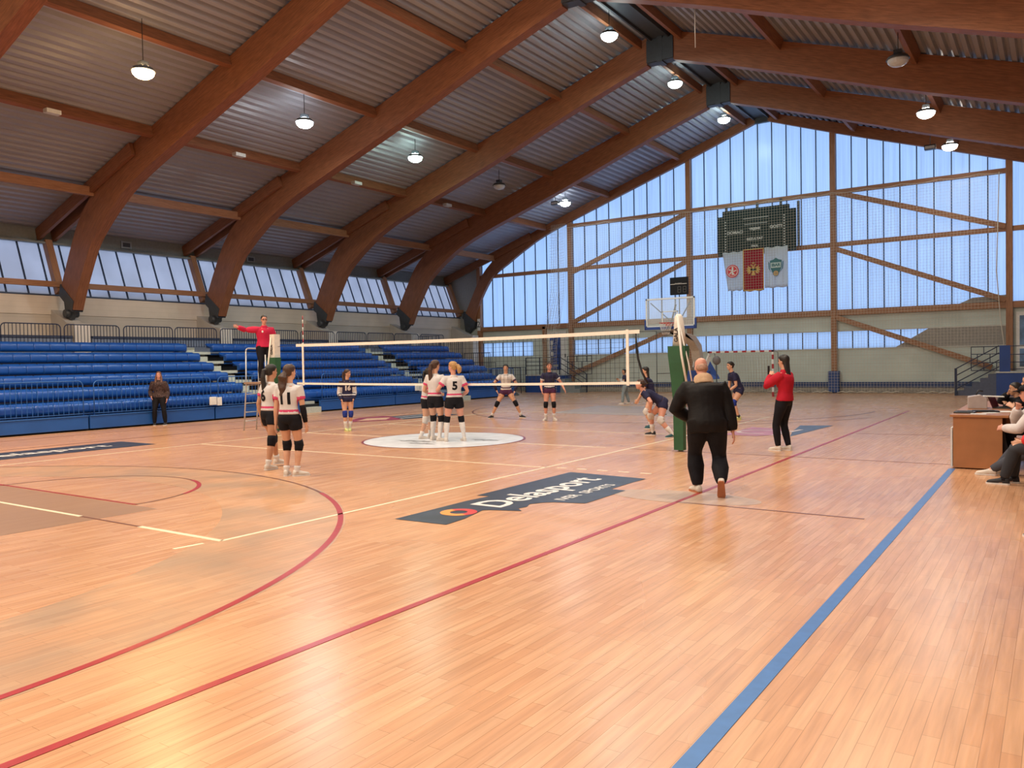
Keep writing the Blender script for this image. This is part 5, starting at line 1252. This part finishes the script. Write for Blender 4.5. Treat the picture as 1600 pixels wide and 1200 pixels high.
    for s in (-1, 1):
        a, e, w_ = SH[s], elb[s], wri[s]
        if sleeves == 'short':
            frame_loft(tb, [a - R2 * s * .05 * H, a + (e - a) * .0, lerp(a, e, .3), lerp(a, e, .58)], [.036 * H * bw + g * .4, .040 * H * bw + g * .4, .036 * H * bw + g * .4, .033 * H * bw + g * .7], 14)
        else:
            q = g * .75
            frame_loft(tb, [a - R2 * s * .05 * H, a, lerp(a, e, .35), lerp(a, e, .8), e, lerp(e, w_, .25), lerp(e, w_, .75), lerp(e, w_, .96)], [.034 * H * bwa + q * .3, .037 * H * bwa + q * .5, .034 * H * bwa + q, .029 * H + q, .028 * H + q, .028 * H + q, .023 * H + q, .0185 * H + q * .7], 14)
    frame_loft(tb, [NK - sp * .05 * H, NK + sp * .01 * H, NK + sp * (.02 if top == 'jersey' else .035) * H], [(.07 * H, .045 * H), (.045 * H + g * .3, .042 * H + g * .3), (.038 * H + g * .3, .037 * H + g * .3)], 14, R2)
    def ch(p):
        if top == 'jersey' and m_trim:
            tt = (p - P).dot(sp) / TL
            for s in (-1, 1):
                a, e = SH[s], elb[s]; d = (e - a); u = (p - a).dot(d) / d.length_squared
                off = (p - a - d * u).length
                if u > .42 and off < .075 and abs((p - P).dot(R2)) > .075 * H: return 1
            if .22 < tt < .285 and abs((p - P).dot(R2)) < .14 * H: return 1
        return 0
    shirt = remesh(tb, {'jersey': 'jersey', 'jacket': 'jacket', 'sweater': 'sweater', 'coat': 'coat'}[top], .012, [m_top, m_trim], t, 3, ch)
    if number:
        me = textmesh(number, nscale, ext=.0, bold=.010)
        ctr = tor(.60); up_ = sp; bk_ = -sp.cross(R2)     # projected on the back of the shirt
        xr = R2 if number_side.get(label, -1) == -1 else -R2
        dirb = bk_ if number_side.get(label, -1) == -1 else -bk_
        xr = -dirb.cross(up_) * -1 if False else (up_.cross(dirb)).normalized()
        bm_ = bmesh.new(); bm_.from_mesh(me); bmesh.ops.subdivide_edges(bm_, edges=bm_.edges[:], cuts=1)
        bvh = BVHTree.FromPolygons([v.co for v in shirt.data.vertices], [tuple(p.vertices) for p in shirt.data.polygons])
        for v in bm_.verts:
            w0 = ctr + xr * v.co.x + up_ * v.co.y + dirb * .5
            hit = bvh.ray_cast(w0, -dirb)
            v.co = (hit[0] + dirb * .006) if hit[0] else (w0 - dirb * .35)
        m3_ = bpy.data.meshes.new('jersey_number'); bm_.to_mesh(m3_); bm_.free(); m3_.materials.append(F_black if m_top is F_white else F_sock)
        o = bpy.data.objects.new('jersey_number', m3_); COL.objects.link(o); o.parent = t
    # pads, socks, sleeves, shoes
    for s in (-1, 1):
        i = 0 if s < 0 else 1
        a, k_, h_ = HIP[s], knee[s], ank[s]
        if pads and pads[i]:
            pb = B(); frame_loft(pb, [lerp(k_, a, .20), lerp(k_, a, .1), k_ + (k_ - lerp(a, h_, .5)) * .06, lerp(k_, h_, .12), lerp(k_, h_, .22)], [(.037 * H, .040 * H), (.040 * H, .045 * H), (.040 * H, .047 * H), (.037 * H, .041 * H), (.033 * H, .036 * H)], 14, V(1, 0, 0)); pb.obj('knee_pad', pads[i], t, True)
        if socks:
            hh = socks[0]; pb = B(); frame_loft(pb, [lerp(h_, k_, hh), lerp(h_, k_, hh * .6), lerp(h_, k_, hh * .3), h_, h_ - V(0, 0, .02)], [(.0255 * H + .012 * H * hh, .027 * H + .013 * H * hh), (.025 * H + .010 * H * hh, .027 * H + .010 * H * hh), .0245 * H, .0235 * H, .025 * H], 14, V(1, 0, 0)); pb.obj('sock', socks[1], t, True)
        if forearm and forearm[i]:
            e, w_ = elb[s], wri[s]; pb = B(); frame_loft(pb, [lerp(e, SH[s], .12), e, lerp(e, w_, .3), lerp(e, w_, .9)], [.0275 * H, .027 * H, .0275 * H, .0195 * H], 12); pb.obj('arm_sleeve', forearm[i], t, True)
        fyaw = rad(feetyaw[i]); pt = rad(footpitch[i]); f_h = V(-math.sin(fyaw), math.cos(fyaw), 0)
        fd = (f_h * math.cos(pt) - V(0, 0, math.sin(pt))); fu = V(0, 0, 1) * math.cos(pt) + f_h * math.sin(pt); fs_ = fd.cross(fu)
        ms = shoe[i] if isinstance(shoe, (list, tuple)) else (shoe or F_shoe)
        o_ = h_ - fu * .045 * H
        k = H / 1.7
        sb = B(); secs = []
        for y, wd, ht in ((-.062, .020, .030), (-.052, .034, .046), (-.02, .037, .050), (.02, .037, .046), (.07, .041, .036), (.12, .044, .029), (.16, .040, .025), (.185, .028, .018), (.193, .012, .010)):
            secs.append((o_ + fd * y * k + fu * (ht * k + .004), fs_ * wd * k, fu * ht * k))
        sb.loft(secs, 14)
        sb.loft([(o_ + fu * .055 * k - fd * .01 * k, fs_ * .036 * k, fd * .046 * k), (o_ + fu * .085 * k - fd * .012 * k, fs_ * .033 * k, fd * .042 * k)], 14)
        so = sb.obj('shoe', ms, t, True)
        sl = B(); ring = []
        for y, wd in ((-.068, .018), (-.05, .036), (0, .039), (.07, .043), (.13, .046), (.175, .036), (.2, .014)): ring.append((y, wd))
        poly = [o_ + fd * y * k + fs_ * wd * k for y, wd in ring] + [o_ + fd * y * k - fs_ * wd * k for y, wd in ring[::-1]]
        sl.prism(poly, fu * .018 * k); sl.obj('sole', F_sole if label.startswith('bald') else (F_sock if ms is not F_shoel else F_shoel), so)
    t['_j'] = 0; del t['_j']
    return t, dict(HC=HC, hf=hf, hr=hr, hu=hu, hs=hs, NK=NK, SH=SH, elb=elb, wri=wri, sp=sp, f=f0, R=R2, P=P, tor=tor, H=H, knee=knee, ank=ank, shirt=shirt)
number_side = {}

PB = (F_padb, F_padb); PW = (F_padw, F_padw)
# --- white team
person('player with dark ponytail in white jersey, left of the pair at the arc', (.45, -5.1), 85, 1.72, lean=3, hy=-8, hands={-1: (-.20, -.02, .82), 1: (.25, .02, .80)}, feet={-1: (-.20, .26), 1: (.15, -.16)}, skin='tan', hair='black', hstyle='longpony',
       pads=PB, socks=(.22, F_sock), number='6', forearm=None, shortlen=.30, group=None)
number_side['x'] = 0
person('player number 11 with wavy brown hair, right of the pair at the arc', (1.5, -5.58), 112, 1.71, lean=1, hy=-28, hands={-1: (-.24, .02, .80), 1: (.24, .06, .80)}, feet={-1: (-.09, .03), 1: (.09, .02)}, skin='fair', hair='brown', hstyle='wavypony', pads=PB, socks=(.2, F_sock), number='11', forearm=(None, F_padb), shortlen=.30, feetyaw=(15, -50))
person('player in white jersey at back of the trio on the centre disc, mostly hidden', (-.52, .02), 40, 1.60, lean=8, hy=10, hands={-1: (-.2, .25, .95), 1: (.2, .3, 1.0)}, feet={-1: (-.12, .08), 1: (.12, -.12)}, skin='fair', hair='black', hstyle='pony', pads=PW, socks=(.3, F_sock), forearm=(F_padb, F_padb))
person('player in white jersey with very long brown ponytail on the centre disc', (.06, -.36), 95, 1.76, lean=2, hy=-18, hands={-1: (-.2, .22, 1.0), 1: (.28, .26, 1.05)}, feet={-1: (-.14, .08), 1: (.12, -.04)}, skin='fair', hair='brown', hstyle='longpony', pads=PB, socks=(.85, F_sock), forearm=(None, F_padb), shortlen=.3, elbow={1: (1, -.4, -.5)}, feetyaw=(0, -55))
person('blonde player in white jersey number 5 on the centre disc', (.51, -.26), 138, 1.72, lean=1, hy=48, hands={-1: (-.3, .24, 1.08), 1: (.22, .18, .98)}, feet={-1: (-.19, .0), 1: (.20, -.02)}, skin='rosy', hair='blonde', hstyle='shortpony', pads=PB, socks=(.85, F_sock), number='5', shortlen=.3, build=1.06)
# --- navy team
number_side['small navy player with blue knee pads standing alone before the stands'] = 1
person('small navy player with blue knee pads standing alone before the stands', (-3.9, .9), -38, 1.58, lean=2, hy=50, hands={-1: (-.14, .12, .80), 1: (.16, .14, .80)}, feet={-1: (-.05, .0), 1: (.06, .05)}, skin='fair', hair='brown', hstyle='pony', m_top=F_navy, m_trim=F_white, m_bot=F_navy, pads=(F_padbl, F_padbl), socks=(.5, F_sock), shoe=F_shoel, number='16', nscale=.16, sleeves='long', shortlen=.1)
person('libero in white jersey with dark sleeves and legs spread wide', (-2.6, 6.22), -52, 1.72, ph=.80, lean=10, hy=-12, hands={-1: (-.24, .18, .78), 1: (.28, .1, .82)}, feet={-1: (-.44, .05), 1: (.44, -.05)}, skin='fair', hair='black', hstyle='pony', m_top=F_white, m_trim=F_purple, m_bot=F_purple, pads=PB, socks=(.2, F_sock), shoe=F_shoed, forearm=(F_navy, F_navy), feetyaw=(35, -35), shortlen=.15, elbow={-1: (-1, -.2, 0), 1: (1, -.2, 0)})
person('player in navy and plum jersey with open hands, standing under the blue door poster', (-.76, 5.74), -58, 1.66, lean=3, hy=5, hands={-1: (-.42, .12, .88), 1: (.22, .2, .86)}, feet={-1: (-.12, .0), 1: (.12, .0)}, skin='rosy', hair='brown', hstyle='pony', m_top=F_navy, m_trim=F_white, m_bot=F_purple, pads=PB, socks=(.35, F_sock), feetyaw=(20, -20), shortlen=.12)
person('dark haired navy player leaning forward behind the crouching player', (3.0, 4.4), 205, 1.58, ph=.76, lean=15, hy=10, hands={-1: (-.16, .34, .72), 1: (.18, .32, .70)}, feet={-1: (-.2, .02), 1: (.2, .0)}, skin='fair', hair='black', hstyle='long', m_top=F_navy, m_trim=False, m_bot=F_navy, pads=PW, socks=(.3, F_sock), shoe=F_shoeteal)
person('crouching navy player with white knee pads left of the green post', (4.12, 2.52), 208, 1.66, ph=.73, lean=62, hy=8, hp=10, hands={-1: (-.2, .30, .60), 1: (.16, .28, .62)}, feet={-1: (-.30, -.16), 1: (.31, .22)}, skin='rosy', hair='brown', hstyle='bun', m_top=F_navy, m_trim=False, m_bot=F_navy, pads=PW, socks=(.5, F_sock), shoe=(F_shoeteal, F_shoed), elbow={-1: (-1, -.2, .3), 1: (1, -.2, .3)}, shortlen=.25, feetyaw=(30, -25))
person('navy player with blue knee pads bending between bald man and red sweater woman', (4.0, 7.95), 218, 1.72, ph=.80, lean=24, hy=14, hands={-1: (-.14, .36, .78), 1: (.2, .26, .66)}, feet={-1: (-.20, .1), 1: (.24, -.04)}, skin='fair', hair='black', hstyle='bun', m_top=F_navy, m_trim=False, m_bot=F_navy, pads=(F_padbl, F_padbl), socks=(.12, F_shoed), shoe=(F_shoel, F_shoed), shortlen=.2)
# --- others
person('child in dark vest and grey trousers far behind the net near the netting', (-2.4, 13.95), 200, 1.34, lean=4, hy=30, hands={-1: (-.16, .2, .9), 1: (.2, .28, .95)}, feet={-1: (-.12, .1), 1: (.12, -.12)}, skin='tan', hair='black', hstyle='short', m_top=F_navy, m_trim=False, bottom='trousers', m_bot=mat('jogger_grey', (.22, .27, .30), .8), forearm=(F_sock, F_sock), shoe=F_shoe)
person('woman with long brown hair in speckled dark jacket watching before the stands', (-11.0 + .05, .1), -42, 1.60, lean=1, hy=0, hp=8, hands={-1: (-.22, .06, .78), 1: (.2, .12, .86)}, feet={-1: (-.15, .0), 1: (.15, .0)}, skin='rosy', hair='auburn', hstyle='longfront', top='jacket', sleeves='long', m_top=F_mar, m_trim=False, bottom='trousers', m_bot=F_black, shoe=F_shoed, build=1.08)
bt, bj = person('bald man in black padded jacket and black trousers walking away with right heel raised', (7.66, -4.32), 118, 1.81, ph=.86, lean=16, side=-2, hy=6, hp=-30, hands={-1: (-.16, .30, .92), 1: (.34, .02, .66)}, feet={-1: (-.10, .20), 1: (.13, -.22, .19)}, skin='rosy', hair='grey', hstyle='bald', top='coat', sleeves='long', m_top=F_jac, m_trim=False, bottom='baggy', m_bot=F_black, build=1.26, hipb=1.12, coatlen=.06, shoe=(F_shoe, F_shoe), elbow={-1: (-1, -.3, 0), 1: (1, -.5, .2)}, footpitch=(0, 62), vox=.010, feetyaw=(18, -10))
cb = B(); J = bj
frame_loft(cb, [J['NK'] - J['sp'] * .02, J['NK'] + J['sp'] * .05, J['NK'] + J['sp'] * .085 + J['hf'] * .01], [(.13, .115), (.118, .105), (.108, .098)], 20, J['R']); remesh(cb, 'fleece_collar', .011, [F_fleece], bt, 2)
hbm = B(); c0 = J['tor'](-.10); 
rt_, rj = person('woman in red sweater and black leggings holding up a phone', (7.17, .85), 172, 1.72, lean=-1, hy=-6, hands={-1: (-.08, .22, 1.36), 1: (.08, .19, 1.31)}, feet={-1: (-.10, .08), 1: (.07, -.04)}, skin='fair', hair='black', hstyle='verylong', hipb=1.12, top='sweater', sleeves='long', m_top=F_red, m_trim=False, bottom='leggings', m_bot=F_black, build=1.18, shoe=F_shoe, elbow={-1: (-1, -.1, -1), 1: (1, -.1, -1)}, curl=1.0, feetyaw=(-12, -20))
phn = thing('phone', 'dark phone held up by the woman in the red sweater', 'phone', (0, 0, 0))
mw = Matrix.Translation((7.17, .85, 0)) @ Matrix.Rotation(math.radians(172) - PI / 2, 4, 'Z')
pc = mw @ V(-.01, .285, 1.45); phn.location = pc; phn.rotation_euler = (0, 0, math.radians(172) - PI / 2)
bevel(B().box((-.04, -.006, -.08), (.04, .006, .08)).obj('phone_body', M_black, phn), .006)
ft, fj = person('referee in crimson jacket standing on the ladder stand with right arm stretched out', (-6.0, .02), -24, 1.74, lean=1, hy=-4, hands={1: (.68, .02, 1.43), -1: (-.25, .12, .92)}, feet={-1: (-.10, .0), 1: (.12, .02)}, skin='rosy', hair='black', hstyle='short', top='jacket', sleeves='long', m_top=F_crim, m_trim=False, bottom='trousers', m_bot=F_black, build=1.15, shoe=F_shoed, z=1.292, elbow={1: (0, -1, -.3)}, curl=.15)
gb = B(); J = fj
for s in (-1, 1):
    c = J['HC'] + J['hf'] * .096 * J['hs'] + J['hr'] * s * .032; q = [c + J['hr'] * .022 * math.cos(k * PI / 6) + J['hu'] * .016 * math.sin(k * PI / 6) for k in range(12)]; gb.tube(q, .0035, 5, closed=True)
    gb.tube([c + J['hr'] * s * .022, J['HC'] + J['hr'] * s * .078 + J['hf'] * .01], .003, 5)
gb.obj('glasses', F_lens, ft)
bd = B(); c = J['tor'](.80) + J['f'] * .135 - J['R'] * -.075; bd.ell(c, .025, .01, .03); bd.obj('chest_badge', M_white, ft)
# --- seated officials
capt, cj = person('seated man in black cap, hand at mouth, grey trousers and white shoes, at desk end', (11.18, -1.0), 180, 1.70, ph=.48, lean=26, hy=0, hp=-4, hands={-1: (-.05, .56, .66), 1: (.06, .40, .93)}, feet={-1: (-.02, .71), 1: (.14, .65)}, kneepole={-1: (0, 1, 1), 1: (0, 1, 1)}, skin='rosy', hair='black', hstyle='short', top='jacket', sleeves='long', m_top=mat('top_white_red', (.60, .56, .56), .8), m_trim=False, bottom='trousers', m_bot=mat('trousers_grey_blue', (.045, .05, .07), .8, bump=.4), shoe=F_shoe, elbow={-1: (-1, 0, -1), 1: (1, 0, -1)}, curl=.9)
J = cj; hb = B(); hb.loft([(J['HC'] + J['hu'] * a, J['hr'] * w_, J['hf'] * d_) for a, w_, d_ in ((.035, .084, .104), (.07, .084, .102), (.10, .07, .085), (.125, .03, .04))], 18); hb.bar(J['HC'] + J['hu'] * .045 + J['hf'] * .08, J['HC'] + J['hu'] * .035 + J['hf'] * .17, .12, .01); hb.obj('black_cap', F_black, capt, True)
vb = B(); secs = []
for tt in (.05, .3, .6, .85): secs.append((J['tor'](tt), J['R'] * .155, J['f'] * .135))
vb.loft(secs, 18); vb.obj('black_vest', F_black, capt, True)
person('seated person in red jacket, dark trousers and black boots, cropped by right picture edge', (11.2, -1.78), 180, 1.72, ph=.50, lean=12, hands={-1: (-.1, .34, .56), 1: (.12, .34, .56)}, feet={-1: (-.06, .54), 1: (.14, .44)}, kneepole={-1: (0, 1, 1), 1: (0, 1, 1)}, skin='fair', hair='brown', hstyle='short', top='jacket', sleeves='long', m_top=mat('jacket_bright_red', (.60, .02, .02), .7, bump=.4), m_trim=False, bottom='trousers', m_bot=mat('jeans_dark', (.02, .022, .03), .8), shoe=F_shoed, socks=(.3, F_black))
person('boy with short black hair and hand at chin behind the desk', (10.87, 1.5), 185, 1.50, ph=.50, lean=22, hy=10, hands={-1: (-.05, .34, .84), 1: (.04, .30, 1.02)}, feet={-1: (-.1, .35), 1: (.1, .35)}, kneepole={-1: (0, 1, 1), 1: (0, 1, 1)}, skin='tan', hair='black', hstyle='short', top='jacket', sleeves='long', m_top=F_black, m_trim=False, bottom='trousers', m_bot=F_grey, elbow={-1: (-1, 0, -1), 1: (1, 0, -1)}, curl=.9, shoe=F_shoed)
person('person with short dark hair behind the laptop, cropped by right picture edge', (11.03, .9), 182, 1.72, ph=.52, lean=14, hy=0, hands={-1: (-.15, .36, .84), 1: (.15, .36, .84)}, feet={-1: (-.1, .35), 1: (.1, .35)}, kneepole={-1: (0, 1, 1), 1: (0, 1, 1)}, skin='fair', hair='black', hstyle='short', top='jacket', sleeves='long', m_top=F_black, m_trim=False, bottom='trousers', m_bot=F_black, shoe=F_shoed)
person('seated person of whom only a grey shoe tip shows at right edge', (11.68, -5.1), 180, 1.72, ph=.50, lean=4, hands={-1: (-.12, .3, .58), 1: (.12, .3, .58)}, feet={-1: (-.08, .52), 1: (.12, .40)}, kneepole={-1: (0, 1, 1), 1: (0, 1, 1)}, skin='fair', hair='black', hstyle='short', top='jacket', sleeves='long', m_top=F_grey, m_trim=False, bottom='trousers', m_bot=F_black, shoe=mat('shoe_grey', (.18, .19, .21), .6))
